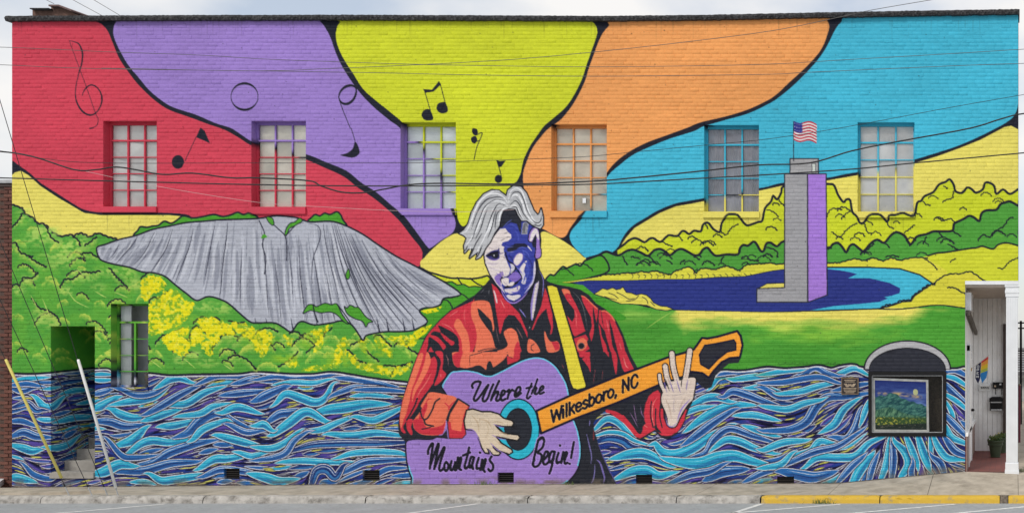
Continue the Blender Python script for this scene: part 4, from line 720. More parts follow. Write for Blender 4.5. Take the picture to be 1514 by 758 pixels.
def weather():
    r = random.Random(77)
    # splash dirt along the foot, drip streaks below sills and coping, small chips
    fill([(17,690),(1427,680),(1427,722),(17,722)], (120,108,92), mod=lambda x, y: np.clip((fbm(x/14, y/9, 81)-.36)/.3, 0, 1)*np.clip((y-(np.interp(x, [17,1240,1427], [710,705,686])-7*fbm(x/30, y*0, 82)))/9, 0, 1)*.7)
    for x0, x1, y in ((152,232,315),(371,452,317),(592,674,318),(815,897,322),(1041,1122,322),(1268,1352,322),(17,1505,31)):
        for i in range(9 if x1-x0 < 200 else 120):
            x = r.uniform(x0, x1); l = r.uniform(8, 34); stroke([(x, y), (x+r.uniform(-.6, .6), y+l*.5), (x, y+l)], r.uniform(.8, 2.2), (40,38,40), 2, alpha=r.uniform(.05, .16))
    for i in range(260):
        x, y = r.uniform(20, 1500), r.uniform(34, 545); fill(disc((x, y), r.uniform(.4, 1.0), 6), (44,42,44), alpha=.6)
    H, W = ART.shape[:2]
    y, x = np.mgrid[0:H:4, 0:W:4]
    n = fbm(x/SS/90, y/SS/60, 51); m = 1+.10*(n-.5)
    m = np.repeat(np.repeat(m, 4, 0), 4, 1)[:H, :W]
    g = ART@np.array([.3, .59, .11], np.float32)
    ART[:] = np.clip((ART*.98+g[..., None]*.02)*m[..., None], 0, 1)

def paint_mural():
    paint_sky_bands(); paint_notes(); WL = paint_water(); paint_left_land(WL); paint_right_land(); paint_mountain(); paint_tower(); paint_figure(); paint_arch(); weather()

def art_at(px, py):
    """colour of the paint at wall coordinates (1 unit = 1/83 m), returns linear rgb"""
    px = np.asarray(px, np.float64); py = np.asarray(py, np.float64)
    fx = np.clip(px*SS-.5, 0, PW*SS-2.001); fy = np.clip(py*SS-.5, 0, PH*SS-2.001)
    ix = fx.astype(np.int32); iy = fy.astype(np.int32); fx = (fx-ix)[..., None]; fy = (fy-iy)[..., None]
    c = (ART[iy, ix]*(1-fx)+ART[iy, ix+1]*fx)*(1-fy)+(ART[iy+1, ix]*(1-fx)+ART[iy+1, ix+1]*fx)*fy
    return np.where(c <= .04045, c/12.92, ((c+.055)/1.055)**2.4)

# ======================= helpers =======================
def at(px, py, Y=0.0):
    """point at depth Y (metres behind the facade) under a drawing-grid position"""
    s = (DIST+Y)/DIST
    return Vector((CAMX+(px-PCX)/PPM*s, Y, CAMZ-(py-PCY)/PPM*s))
def on_ground(px, py, z):
    s = (CAMZ-z)*PPM/(py-PCY)
    return Vector((CAMX+(px-PCX)/PPM*s, DIST*s-DIST, z))
def tag(o, label=None, cat=None, group=None, kind=None):
    if label: o['label'] = label
    if cat: o['category'] = cat
    if group: o['group'] = group
    if kind: o['kind'] = kind
    return o
def empty(name, loc=(0, 0, 0)):
    o = bpy.data.objects.new(name, None); o.location = loc; COL.objects.link(o); return o
def link(name, me, mat=None, parent=None):
    o = bpy.data.objects.new(name, me); COL.objects.link(o)
    if mat is not None and not me.materials: me.materials.append(mat)
    if parent is not None:
        o.parent = parent
        p = parent; off = Vector()
        while p is not None: off += Vector(p.location); p = p.parent
        o.location = -off
    return o
class MB:
    def __init__(self): self.v, self.f, self.c = [], [], []
    def quad(self, a, b, c, d, col=None):
        n = len(self.v); self.v += [tuple(a), tuple(b), tuple(c), tuple(d)]; self.f.append((n, n+1, n+2, n+3))
        self.c += [col]*4; return self
    def box(self, x0, x1, y0, y1, z0, z1):
        n = len(self.v)
        self.v += [(x0,y0,z0),(x1,y0,z0),(x1,y1,z0),(x0,y1,z0),(x0,y0,z1),(x1,y0,z1),(x1,y1,z1),(x0,y1,z1)]; self.c += [None]*8
        self.f += [tuple(n+i for i in q) for q in ((0,3,2,1),(4,5,6,7),(0,1,5,4),(1,2,6,5),(2,3,7,6),(3,0,4,7))]; return self
    def bar(self, a, b, w, h=None):
        a, b = Vector(a), Vector(b); d = (b-a).normalized(); h = h or w
        u = d.cross(Vector((0, 0, 1)));  u = Vector((1, 0, 0)) if u.length < 1e-4 else u.normalized()
        v = u.cross(d).normalized(); n = len(self.v)
        for p in (a, b):
            for i, j in ((-1,-1),(1,-1),(1,1),(-1,1)): self.v.append(tuple(p+u*(i*w/2)+v*(j*h/2))); self.c.append(None)
        self.f += [tuple(n+i for i in q) for q in ((0,1,2,3),(7,6,5,4),(0,4,5,1),(1,5,6,2),(2,6,7,3),(3,7,4,0))]; return self
    def tube(self, pts, r, n=8):
        P = [Vector(p) for p in pts]; base = len(self.v); m = len(P)
        for i, p in enumerate(P):
            d = (P[min(i+1, m-1)]-P[max(i-1, 0)]).normalized(); u = d.cross(Vector((0, 1, 0)))
            u = Vector((1, 0, 0)) if u.length < 1e-3 else u.normalized(); v = d.cross(u)
            rr = r if not isinstance(r, (list, tuple)) else r[i]
            for k in range(n):
                t = 2*math.pi*k/n; self.v.append(tuple(p+u*(rr*math.cos(t))+v*(rr*math.sin(t)))); self.c.append(None)
        for i in range(m-1):
            for k in range(n):
                a = base+i*n+k; b = base+i*n+(k+1) % n; self.f.append((a, b, b+n, a+n))
        self.f.append(tuple(base+k for k in range(n))[::-1]); self.f.append(tuple(base+(m-1)*n+k for k in range(n))); return self
    def lathe(self, c, prof, n=20):
        base = len(self.v); m = len(prof)
        for r, z in prof:
            for k in range(n):
                t = 2*math.pi*k/n; self.v.append((c[0]+r*math.cos(t), c[1]+r*math.sin(t), c[2]+z)); self.c.append(None)
        for i in range(m-1):
            for k in range(n):
                a = base+i*n+k; b = base+i*n+(k+1) % n; self.f.append((a, b, b+n, a+n))
        self.f.append(tuple(base+k for k in range(n))[::-1]); self.f.append(tuple(base+(m-1)*n+k for k in range(n))); return self
    def prism(self, poly, y0, y1):
        """poly: (x, z) list, extruded along y"""
        n = len(self.v); m = len(poly)
        self.v += [(x, y0, z) for x, z in poly]+[(x, y1, z) for x, z in poly]; self.c += [None]*(2*m)
        self.f.append(tuple(range(n, n+m))); self.f.append(tuple(range(n+2*m-1, n+m-1, -1)))
        for i in range(m):
            j = (i+1) % m; self.f.append((n+i, n+m+i, n+m+j, n+j))
        return self
    def build(self, name, mat, parent=None, smooth=False, bevel=0, recalc=True):
        me = bpy.data.meshes.new(name); me.from_pydata(self.v, [], self.f)
        if any(c is not None for c in self.c):
            at_ = me.color_attributes.new("Col", 'FLOAT_COLOR', 'POINT')
            at_.data.foreach_set("color", np.array([(*(c if c is not None else (.5, .5, .5)), 1) for c in self.c], np.float32).ravel())
        bm = bmesh.new(); bm.from_mesh(me)
        if recalc: bmesh.ops.recalc_face_normals(bm, faces=bm.faces)
        if bevel: bmesh.ops.bevel(bm, geom=list(bm.edges), offset=bevel, segments=2, affect='EDGES', profile=.6)
        bm.to_mesh(me); bm.free()
        if smooth: me.polygons.foreach_set("use_smooth", [True]*len(me.polygons))
        return link(name, me, mat, parent)

def node_mat(name):
    m = bpy.data.materials.new(name); m.use_nodes = True
    return m, m.node_tree, m.node_tree.nodes['Principled BSDF']
def mat(name, col, rough=.7, var=.15, scale=6., bump=.0, bscale=60., metal=0., spec=.4, stain=None, sscale=2.):
    """procedural surface: base colour with noise variation, optional stain colour and fine relief"""
    m, t, p = node_mat(name); L = t.links.new
    tc_ = t.nodes.new('ShaderNodeTexCoord')
    n1 = t.nodes.new('ShaderNodeTexNoise'); n1.inputs['Scale'].default_value = scale; n1.inputs['Detail'].default_value = 8; L(tc_.outputs['Object'], n1.inputs['Vector'])
    r1 = t.nodes.new('ShaderNodeMapRange'); r1.inputs[1].default_value = .3; r1.inputs[2].default_value = .7; r1.inputs[3].default_value = 1-var; r1.inputs[4].default_value = 1+var; L(n1.outputs['Fac'], r1.inputs[0])
    mu = t.nodes.new('ShaderNodeMix'); mu.data_type = 'RGBA'; mu.blend_type = 'MULTIPLY'; mu.inputs[0].default_value = 1; mu.inputs[6].default_value = (*col, 1); L(r1.outputs[0], mu.inputs[7])
    out = mu.outputs[2]
    if stain:
        n2 = t.nodes.new('ShaderNodeTexNoise'); n2.inputs['Scale'].default_value = sscale; n2.inputs['Detail'].default_value = 9; n2.inputs['Roughness'].default_value = .68; L(tc_.outputs['Object'], n2.inputs['Vector'])
        r2 = t.nodes.new('ShaderNodeValToRGB'); r2.color_ramp.elements[0].position = .48; r2.color_ramp.elements[1].position = .68; L(n2.outputs['Fac'], r2.inputs[0])
        m2 = t.nodes.new('ShaderNodeMix'); m2.data_type = 'RGBA'; L(r2.outputs[0], m2.inputs[0]); L(out, m2.inputs[6]); m2.inputs[7].default_value = (*stain, 1); out = m2.outputs[2]
    L(out, p.inputs['Base Color'])
    p.inputs['Roughness'].default_value = rough; p.inputs['Metallic'].default_value = metal; p.inputs['Specular IOR Level'].default_value = spec
    if bump:
        n3 = t.nodes.new('ShaderNodeTexNoise'); n3.inputs['Scale'].default_value = bscale; n3.inputs['Detail'].default_value = 5; L(tc_.outputs['Object'], n3.inputs['Vector'])
        b = t.nodes.new('ShaderNodeBump'); b.inputs['Strength'].default_value = bump; b.inputs['Distance'].default_value = .01; L(n3.outputs['Fac'], b.inputs['Height']); L(b.outputs[0], p.inputs['Normal'])
    return m
def paint_mat(name, rough=.6, bump=.22):
    """coat of paint whose colour is the painted design stored on the surface"""
    m, t, p = node_mat(name); L = t.links.new
    a = t.nodes.new('ShaderNodeAttribute'); a.attribute_name = 'Col'
    tc_ = t.nodes.new('ShaderNodeTexCoord'); n = t.nodes.new('ShaderNodeTexNoise'); n.inputs['Scale'].default_value = 38; n.inputs['Detail'].default_value = 6; L(tc_.outputs['Object'], n.inputs['Vector'])
    r = t.nodes.new('ShaderNodeMapRange'); r.inputs[1].default_value = .3; r.inputs[2].default_value = .7; r.inputs[3].default_value = .93; r.inputs[4].default_value = 1.05; L(n.outputs['Fac'], r.inputs[0])
    mu = t.nodes.new('ShaderNodeMix'); mu.data_type = 'RGBA'; mu.blend_type = 'MULTIPLY'; mu.inputs[0].default_value = 1; L(a.outputs['Color'], mu.inputs[6]); L(r.outputs[0], mu.inputs[7]); L(mu.outputs[2], p.inputs['Base Color'])
    p.inputs['Roughness'].default_value = rough; p.inputs['Specular IOR Level'].default_value = .12
    n3 = t.nodes.new('ShaderNodeTexNoise'); n3.inputs['Scale'].default_value = 55; n3.inputs['Detail'].default_value = 4; L(tc_.outputs['Object'], n3.inputs['Vector'])
    b = t.nodes.new('ShaderNodeBump'); b.inputs['Strength'].default_value = bump; b.inputs['Distance'].default_value = .006; L(n3.outputs['Fac'], b.inputs['Height']); L(b.outputs[0], p.inputs['Normal'])
    return m
def glass_mat():
    m = bpy.data.materials.new('window_glass'); m.use_nodes = True; t = m.node_tree; t.nodes.clear(); L = t.links.new
    o = t.nodes.new('ShaderNodeOutputMaterial'); x = t.nodes.new('ShaderNodeMixShader'); tr = t.nodes.new('ShaderNodeBsdfTransparent'); g = t.nodes.new('ShaderNodeBsdfGlossy'); f = t.nodes.new('ShaderNodeFresnel')
    tr.inputs[0].default_value = (.97, .985, .98, 1); g.inputs['Roughness'].default_value = .03; f.inputs[0].default_value = 1.34
    n = t.nodes.new('ShaderNodeTexNoise'); n.inputs['Scale'].default_value = 3; tc_ = t.nodes.new('ShaderNodeTexCoord'); L(tc_.outputs['Object'], n.inputs['Vector'])
    b = t.nodes.new('ShaderNodeBump'); b.inputs['Strength'].default_value = .08; b.inputs['Distance'].default_value = .02; L(n.outputs['Fac'], b.inputs['Height']); L(b.outputs[0], g.inputs['Normal'])
    ad = t.nodes.new('ShaderNodeMath'); ad.operation = 'ADD'; ad.inputs[1].default_value = .0; L(f.outputs[0], ad.inputs[0])
    L(ad.outputs[0], x.inputs[0]); L(tr.outputs[0], x.inputs[1]); L(g.outputs[0], x.inputs[2]); L(x.outputs[0], o.inputs[0]); return m

PAINT = paint_mat('mural_paint'); GLASS = glass_mat()
M_CONC = mat('concrete', (.43,.375,.30), .9, .16, 5, .5, 90, stain=(.27,.235,.185), sscale=2.4)
M_KERB = mat('kerb_concrete', (.42,.40,.37), .85, .2, 7, .7, 40, stain=(.13,.12,.105), sscale=5)
M_ASPH = mat('asphalt', (.33,.345,.36), .9, .10, 2.5, .5, 160, stain=(.26,.27,.28), sscale=14)
M_STEP = mat('step_concrete', (.30,.285,.26), .9, .15, 5, .4, 70, stain=(.17,.16,.15), sscale=4)
M_COPE = mat('coping_slate', (.022,.022,.024), .85, .5, 30, .9, 70, stain=(.085,.085,.088), sscale=30)
M_WHITE = mat('white_trim_paint', (.74,.76,.78), .5, .05, 4, .1, 40)
M_BLACK = mat('black_metal', (.012,.012,.013), .6, .2, 20, spec=.15)
M_DARK = mat('dark_interior', (.035,.03,.028), .8, .2, 4)
M_CABLE = mat('cable_rubber', (.012,.012,.014), .6, .2, 10)
M_WIRE = mat('weathered_wire', (.10,.095,.09), .6, .2, 10)
M_STEEL = mat('galvanised_steel', (.42,.43,.44), .45, .15, 30, metal=.7)
M_SKY2 = None
lin = lambda c: tuple((q/12.92 if q <= .04045 else ((q+.055)/1.055)**2.4) for q in (v/255 for v in c))
ALB = .92        # paint albedo scale

paint_mural()
_art = art_at
def art_at(px, py): return _art(px, py)*ALB

# ======================= ground =======================
def zwall(px): return float(np.interp(px, [-200,17,500,1235,1262,1427,1514,2600], [-.06,-.05,0.,.02,.05,.235,.20,.16]))
ZST = -.115
KY0, KY1 = -1.42, -1.60
def ground_z(x, y):
    px = x*PPM+757; t = min(max(-y/1.42, 0), 1)
    return zwall(px)*(1-t)+(-.004)*t
# street as one sheet to the horizon
mb = MB(); mb.quad((-400,-400,ZST),(400,-400,ZST),(400,400,ZST),(-400,400,ZST))
street = tag(mb.build('street', M_ASPH), kind='structure')
# pavement in cast slabs with recessed joints
pav = tag(empty('pavement'), kind='structure')
mb = MB()
xs = np.linspace(-26, 30, 225)
for i in range(len(xs)-1):
    for j in range(6):
        y0, y1 = 1.0*(j == -1)-j*1.42/6, -(j+1)*1.42/6
        q = [(xs[i], y0), (xs[i], y1), (xs[i+1], y1), (xs[i+1], y0)]
        mb.quad(*[(x, y, ground_z(x, y)-.012) for x, y in q])
# side-street pavement to the right of the building
mb.quad((WX(1506.5),0,.185),(WX(1506.5),30,.15),(30,30,.1),(30,0,.16))
mb.build('slab_bed', mat('joint_dirt', (.10,.09,.075), .95, .3, 8), pav)
slab_edges = [-26]+[WX(p) for p in (-320,-150,18,232,440,655,860,1060,1243,1380,1505,1700)]+[30]
for a, b in zip(slab_edges[:-1], slab_edges[1:]):
    mb = MB(); n = 14
    for i in range(n):
        for j in range(5):
            X = [a+.004+(b-a-.008)*k/n for k in (i, i+1)]; Yv = [-.0-1.42*k/5+(.0 if k else .0) for k in (j, j+1)]
            mb.quad(*[(x, y, ground_z(x, y)) for x, y in ((X[0],Yv[0]),(X[0],Yv[1]),(X[1],Yv[1]),(X[1],Yv[0]))])
    o = mb.build('slab', M_CONC, pav)
# side slab right
mb = MB(); mb.quad((WX(1506.5),.02,.199),(WX(1506.5),30,.16),(30,30,.11),(30,.02,.17)); mb.build('slab', M_CONC, pav)
# ragged line of soil and grit where the wall meets the slabs
mb = MB(); gr = random.Random(31); xs_ = np.arange(17.5, 1427, 3.)
W_ = [max(.004, .018+.016*math.sin(x*.031)+gr.uniform(-.012, .014)) for x in xs_]
for i in range(len(xs_)-1):
    xa_, xb_ = WX(xs_[i]), WX(xs_[i+1])
    mb.quad((xa_,.004,ground_z(xa_,0)+.012),(xa_,-W_[i],ground_z(xa_,-W_[i])+.003),(xb_,-W_[i+1],ground_z(xb_,-W_[i+1])+.003),(xb_,.004,ground_z(xb_,0)+.012))
mb.build('soil_line', mat('wall_foot_soil', (.11,.095,.075), .95, .5, 30, .8, 120), pav)
# kerb
kerb = tag(empty('kerb'), kind='structure')
KR = random.Random(4)
def kerb_piece(px0, px1, m, n=None):
    x0, x1 = WX(px0)*.92+CAMX*.08, WX(px1)*.92+CAMX*.08
    n = n or max(8, int((x1-x0)/.06)); prof = [(KY0, -.03), (KY0, .0), (-1.52, .004), (-1.565, -.004), (KY1+.012, -.022), (KY1, -.05), (KY1-.012, ZST-.01)]
    v, f = [], []
    for i in range(n+1):
        x = x0+(x1-x0)*i/n; e = i in (0, n)
        for k, (y, z) in enumerate(prof):
            w = .0035 if 1 < k < 6 else 0
            chip = .014 if KR.random() < .04 and 2 < k < 6 else 0
            v.append((x, y+KR.uniform(-w, w)+chip, z+KR.uniform(-w, w)-chip*.6-(.012 if e and k > 0 else 0)))
    m_ = len(prof)
    for i in range(n):
        for k in range(m_-1): f.append((i*m_+k, i*m_+k+1, (i+1)*m_+k+1, (i+1)*m_+k))
    b = MB(); b.v, b.f, b.c = v, f, [None]*len(v); return b.build('kerb_stone', m, kerb, smooth=False)
yk, yt, yp = node_mat('yellow_kerb_paint')
_tc = yt.nodes.new('ShaderNodeTexCoord'); _n = yt.nodes.new('ShaderNodeTexNoise'); _n.inputs['Scale'].default_value = 5; _n.inputs['Detail'].default_value = 10; _n.inputs['Roughness'].default_value = .72
_r = yt.nodes.new('ShaderNodeValToRGB'); _r.color_ramp.elements[0].position = .53; _r.color_ramp.elements[1].position = .66; _x = yt.nodes.new('ShaderNodeMix'); _x.data_type = 'RGBA'
_x.inputs[6].default_value = (.58,.37,.03,1); _x.inputs[7].default_value = (.30,.24,.14,1)
yt.links.new(_tc.outputs['Object'], _n.inputs['Vector']); yt.links.new(_n.outputs['Fac'], _r.inputs[0]); yt.links.new(_r.outputs[0], _x.inputs[0]); yt.links.new(_x.outputs[2], yp.inputs['Base Color']); yp.inputs['Roughness'].default_value = .7
edges = [-420,-180,60,300,540,780,1000,1124]
for a, b in zip(edges[:-1], edges[1:]): kerb_piece(a+.6, b-.6, M_KERB)
for a, b in ((1125.5,1300),(1301.5,1478)): tag(kerb_piece(a, b, yk), 'yellow painted kerb stone')
kerb_piece(1479,1490, mat('broken_kerb', (.16,.13,.10), .95, .5, 20, 1, 60)); tag(kerb_piece(1491,1750, yk), 'yellow painted kerb stone past the broken gap')
# painted parking lines on the street
M_LINE = mat('road_paint', (.72,.72,.71), .8, .12, 9, .2, 90, stain=(.42,.43,.44), sscale=10)
for (xa, ya, xb, yb_, w) in ((60,760,243,744.5,.09),(560,764,706,744,.09),(1040,772,1126,744,.09),(1060,759.5,1243,744.5,.09),(1190,764,1412,744.5,.09),(1370,762,1560,744,.10)):
    p, q = on_ground(xa, ya, ZST+.004), on_ground(xb, yb_, ZST+.004); d = (q-p).normalized(); n = Vector((-d.y, d.x, 0))*w/2
    mb = MB(); mb.quad(p-n, q-n, q+n, p+n); mb.build('road_marking', M_LINE, street)
# raised concrete apron at the foot of the guy wires
ap = [Vector((WX(px), y, .035)) for px, y in ((-120,-1.40),(0,-1.41),(70,-1.43),(150,-1.44),(185,-1.30),(225,-1.02),(150,-.92),(0,-.86),(-120,-.86))]
mb = MB(); n = len(ap)
mb.v = [tuple(p) for p in ap]+[(p.x, p.y, -.03) for p in ap]; mb.c = [None]*(2*n); mb.f = [tuple(range(n))]+[(i, (i+1) % n, n+(i+1) % n, n+i) for i in range(n)]
tag(mb.build('pavement_apron', M_CONC), kind='structure')
# white edging strip beside the brown brick building
a, b = at(-6, 723, .0), at(17, 710.5, 1.2)
tag(MB().bar((a.x, -.05, .0), (b.x-.1, 1.4, .12), .16, .10).build('white_edging_kerb', M_WHITE), kind='structure')

# ======================= the mural building =======================
bld = tag(empty('mural_building', (0, 0, 0)), 'long two-storey painted brick building covered by a guitarist and river mural', 'building')
X0, X1 = 17.5, 1505.5
CT = ([13,300,520,900,1050,1200,1350,1508], [25.2,24,23.6,25.2,23.6,20.4,17.6,15.2])
def ytop(px): return np.interp(px, CT[0], CT[1])+5.5
UPW = [(152.5,179,231.5,305.6,314.5),(371.5,179,452,306,316.5),(592,181,673.7,308.5,318),(815,184,897,312,321.5),(1041,185,1122,313,322),(1268,181,1352,313,322)]
LOW = (163.7,449,219,572)
DOOR = (75,482,140,706)
VENTS = [(331,692,354,707.5),(536,694.5,561,710),(735.5,698,759.5,713),(940,701,964,714.5),(1149,704,1174,716)]
DISP = (1284,549,1399,644.5)
PORCH = (1427,415,1512,760)
OPEN = [w[:4] for w in UPW]+[LOW, DOOR, DISP, PORCH]+VENTS
rng = np.random.default_rng(7)
CH, BW = 5.55, 13.4
cells = []
k = 0; yb = 724.
while yb > 14:
    yt_ = yb-CH; x = X0-(k % 2)*BW/2-(BW*.25 if k % 4 > 1 else 0)
    while x < X1:
        w = BW*(1+rng.uniform(-.03, .03)); a, b = max(x, X0), min(x+w, X1)
        if b-a > 1.2: cells.append((a, b, yt_, yb))
        x += w
    yb = yt_; k += 1
def clip_cells(cs, ops):
    for (ox0, oy0, ox1, oy1) in ops:
        out = []
        for (a, b, t, bo) in cs:
            if b <= ox0 or a >= ox1 or bo <= oy0 or t >= oy1: out.append((a, b, t, bo)); continue
            if a < ox0: out.append((a, ox0, t, bo))
            if b > ox1: out.append((ox1, b, t, bo))
            m0, m1 = max(a, ox0), min(b, ox1)
            if t < oy0: out.append((m0, m1, t, oy0))
            if bo > oy1: out.append((m0, m1, oy1, bo))
        cs = out
    return [c for c in cs if c[1]-c[0] > .35 and c[3]-c[2] > .35]
cells = np.array(clip_cells(cells, OPEN))
cells = cells[cells[:, 3] > ytop((cells[:, 0]+cells[:, 1])/2)+.6]
def tmpl(nu, nv):
    return np.concatenate([[0], np.linspace(0, 1, nu), [1]]), np.concatenate([[0], np.linspace(0, 1, nv), [1]])
JX, JY, JD = .55, .70, .0046
def cell_mesh(cs, nu, nv):
    """vectorised: every brick is a proud face with its mortar joint sloping back round it"""
    U, V = tmpl(nu, nv); nU, nV = nu+2, nv+2
    N = len(cs)
    w = (cs[:, 1]-cs[:, 0]); h = (cs[:, 3]-cs[:, 2])
    jx = np.minimum(JX, w*.22); jy = np.minimum(JY, h*.22)
    iu = np.arange(nU); iv = np.arange(nV)
    px = np.where((iu == 0)[None], cs[:, 0:1], np.where((iu == nU-1)[None], cs[:, 1:2], cs[:, 0:1]+jx[:, None]+U[None]*(w-2*jx)[:, None]))
    py = np.where((iv == 0)[None], cs[:, 2:3], np.where((iv == nV-1)[None], cs[:, 3:4], cs[:, 2:3]+jy[:, None]+V[None]*(h-2*jy)[:, None]))
    PX = np.repeat(px[:, None, :], nV, 1); PY = np.repeat(py[:, :, None], nU, 2)
    PY = np.maximum(PY, ytop(PX))
    edge = ((iu == 0)|(iu == nU-1))[None, None, :] | ((iv == 0)|(iv == nV-1))[None, :, None]
    edge = np.broadcast_to(edge, PX.shape)
    r2 = np.random.default_rng(3)
    off = r2.normal(0, .0014, (N, 1, 1)); tx = r2.normal(0, .0007, (N, 1, 1)); tz = r2.normal(0, .0005, (N, 1, 1))
    uu = np.linspace(-1, 1, nU)[None, None, :]; vv = np.linspace(-1, 1, nV)[None, :, None]
    rag = r2.normal(0, .0004, PX.shape)
    Yd = np.where(edge, JD*(.55+.9*fbm(PX/37., PY/3.1, 71)), off+tx*uu+tz*vv+rag)
    X = (PX-757)/PPM; Z = (716-PY)/PPM
    co = np.stack([X, Yd, Z], -1).reshape(-1, 3)
    colr = art_at(PX, PY)*(1+r2.normal(0, .022, (N, 1, 1, 1)))
    a = (np.arange(nV-1)[:, None]*nU+np.arange(nU-1)[None]).ravel()
    q = np.stack([a, a+nU, a+nU+1, a+1], 1)
    F = (q[None]+(np.arange(N)*nU*nV)[:, None, None]).reshape(-1, 4)
    return co, colr.reshape(-1, 3), F, nU*nV, len(q)
def fast_mesh(name, co, col, F):
    me = bpy.data.meshes.new(name)
    me.vertices.add(len(co)); me.vertices.foreach_set('co', co.astype(np.float32).ravel())
    me.loops.add(F.size); me.loops.foreach_set('vertex_index', F.astype(np.int32).ravel())
    me.polygons.add(len(F)); me.polygons.foreach_set('loop_start', np.arange(0, F.size, 4, dtype=np.int32))
    me.update(calc_edges=True)
    at_ = me.color_attributes.new("Col", 'FLOAT_COLOR', 'POINT')
    at_.data.foreach_set('color', np.concatenate([col, np.ones((len(col), 1))], 1).astype(np.float32).ravel())
    return me
# which cells carry a colour edge and need a fine lattice
gx = np.linspace(0, 1, 9); gy = np.linspace(0, 1, 6)
SX = cells[:, 0][:, None, None]+(cells[:, 1]-cells[:, 0])[:, None, None]*gx[None, None]; SY = cells[:, 2][:, None, None]+(cells[:, 3]-cells[:, 2])[:, None, None]*gy[None, :, None]
sc_ = art_at(np.broadcast_to(SX, (len(cells), 6, 9)), np.broadcast_to(SY, (len(cells), 6, 9)))
spread = (sc_.max((1, 2))-sc_.min((1, 2))).max(1)
fine = spread > .035
full = (cells[:, 1]-cells[:, 0] > 12.4) & (cells[:, 3]-cells[:, 2] > 5.5)
cxm, cym = (cells[:, 0]+cells[:, 1])/2, (cells[:, 2]+cells[:, 3])/2
pick = np.where(~fine & full & (cxm > 1262) & (cxm < 1502) & (cym > 32) & (cym < 160))[0]
pick = pick[np.argsort(cym[pick]*1000+cxm[pick])][:300]
single = np.zeros(len(cells), bool); single[pick] = True
parts = []
base = 0; CO, CL, FF = [], [], []
for sel, nu, nv in ((fine & ~single, 13, 6), (~fine & ~single, 2, 2)):
    co, cl, F, nvx, nq = cell_mesh(cells[sel], nu, nv); CO.append(co); CL.append(cl); FF.append(F+base); base += len(co)
bw = link('brickwork', fast_mesh('brickwork', np.vstack(CO), np.vstack(CL), np.vstack(FF)), PAINT, bld); bw['kind'] = 'stuff'
co, cl, F, nvx, nq = cell_mesh(cells[single], 2, 2)
for i in range(int(single.sum())):
    s = slice(i*nvx, (i+1)*nvx); link('brick', fast_mesh('brick', co[s], cl[s], F[:nq]), PAINT, bld)
print('cells', len(cells), 'fine', int(fine.sum()), 'quads', sum(len(f) for f in FF))

# painted box whose faces take the colour of the design at their place
def painted_box(mb, x0, x1, y0, y1, d0, d1, n=10, sx=None, rows=1):
    """x,y on the drawing grid; d depth behind the facade in metres"""
    horiz = (x1-x0) >= (y1-y0)
    def col(px, py): return tuple(art_at(px if sx is None else px+sx, py))
    for i in range(n):
        if horiz: a, b, t, bo = x0+(x1-x0)*i/n, x0+(x1-x0)*(i+1)/n, y0, y1
        else: a, b, t, bo = x0, x1, y0+(y1-y0)*i/n, y0+(y1-y0)*(i+1)/n
        cA, cB, cC, cD = col(a, t), col(b, t), col(b, bo), col(a, bo)
        if horiz: cA = cD = col(a, (y0+y1)/2); cB = cC = col(b, (y0+y1)/2)
        else: cA = cB = col((x0+x1)/2, t); cC = cD = col((x0+x1)/2, bo)
        P = lambda px, py, d: (WX(px), d, WZ(py))
        def q(pts, cs):
            k_ = len(mb.v); mb.v += pts; mb.c += cs; mb.f.append((k_, k_+1, k_+2, k_+3))
        if rows == 1: q([P(a,t,d0), P(a,bo,d0), P(b,bo,d0), P(b,t,d0)], [cA,cD,cC,cB])
        for j in range(rows if rows > 1 else 0):
            ra, rb = t+(bo-t)*j/rows, t+(bo-t)*(j+1)/rows
            q([P(a,ra,d0), P(a,rb,d0), P(b,rb,d0), P(b,ra,d0)], [col(a,ra),col(a,rb),col(b,rb),col(b,ra)])
        if horiz or i == 0: q([P(a,t,d0), P(b,t,d0), P(b,t,d1), P(a,t,d1)], [cA,cB,cB,cA])
        if horiz or i == n-1: q([P(a,bo,d0), P(a,bo,d1), P(b,bo,d1), P(b,bo,d0)], [cD,cD,cC,cC])
        if not horiz or i == 0: q([P(a,t,d0), P(a,t,d1), P(a,bo,d1), P(a,bo,d0)], [cA,cA,cD,cD])
        if not horiz or i == n-1: q([P(b,t,d0), P(b,bo,d0), P(b,bo,d1), P(b,t,d1)], [cB,cC,cC,cB])
    return mb
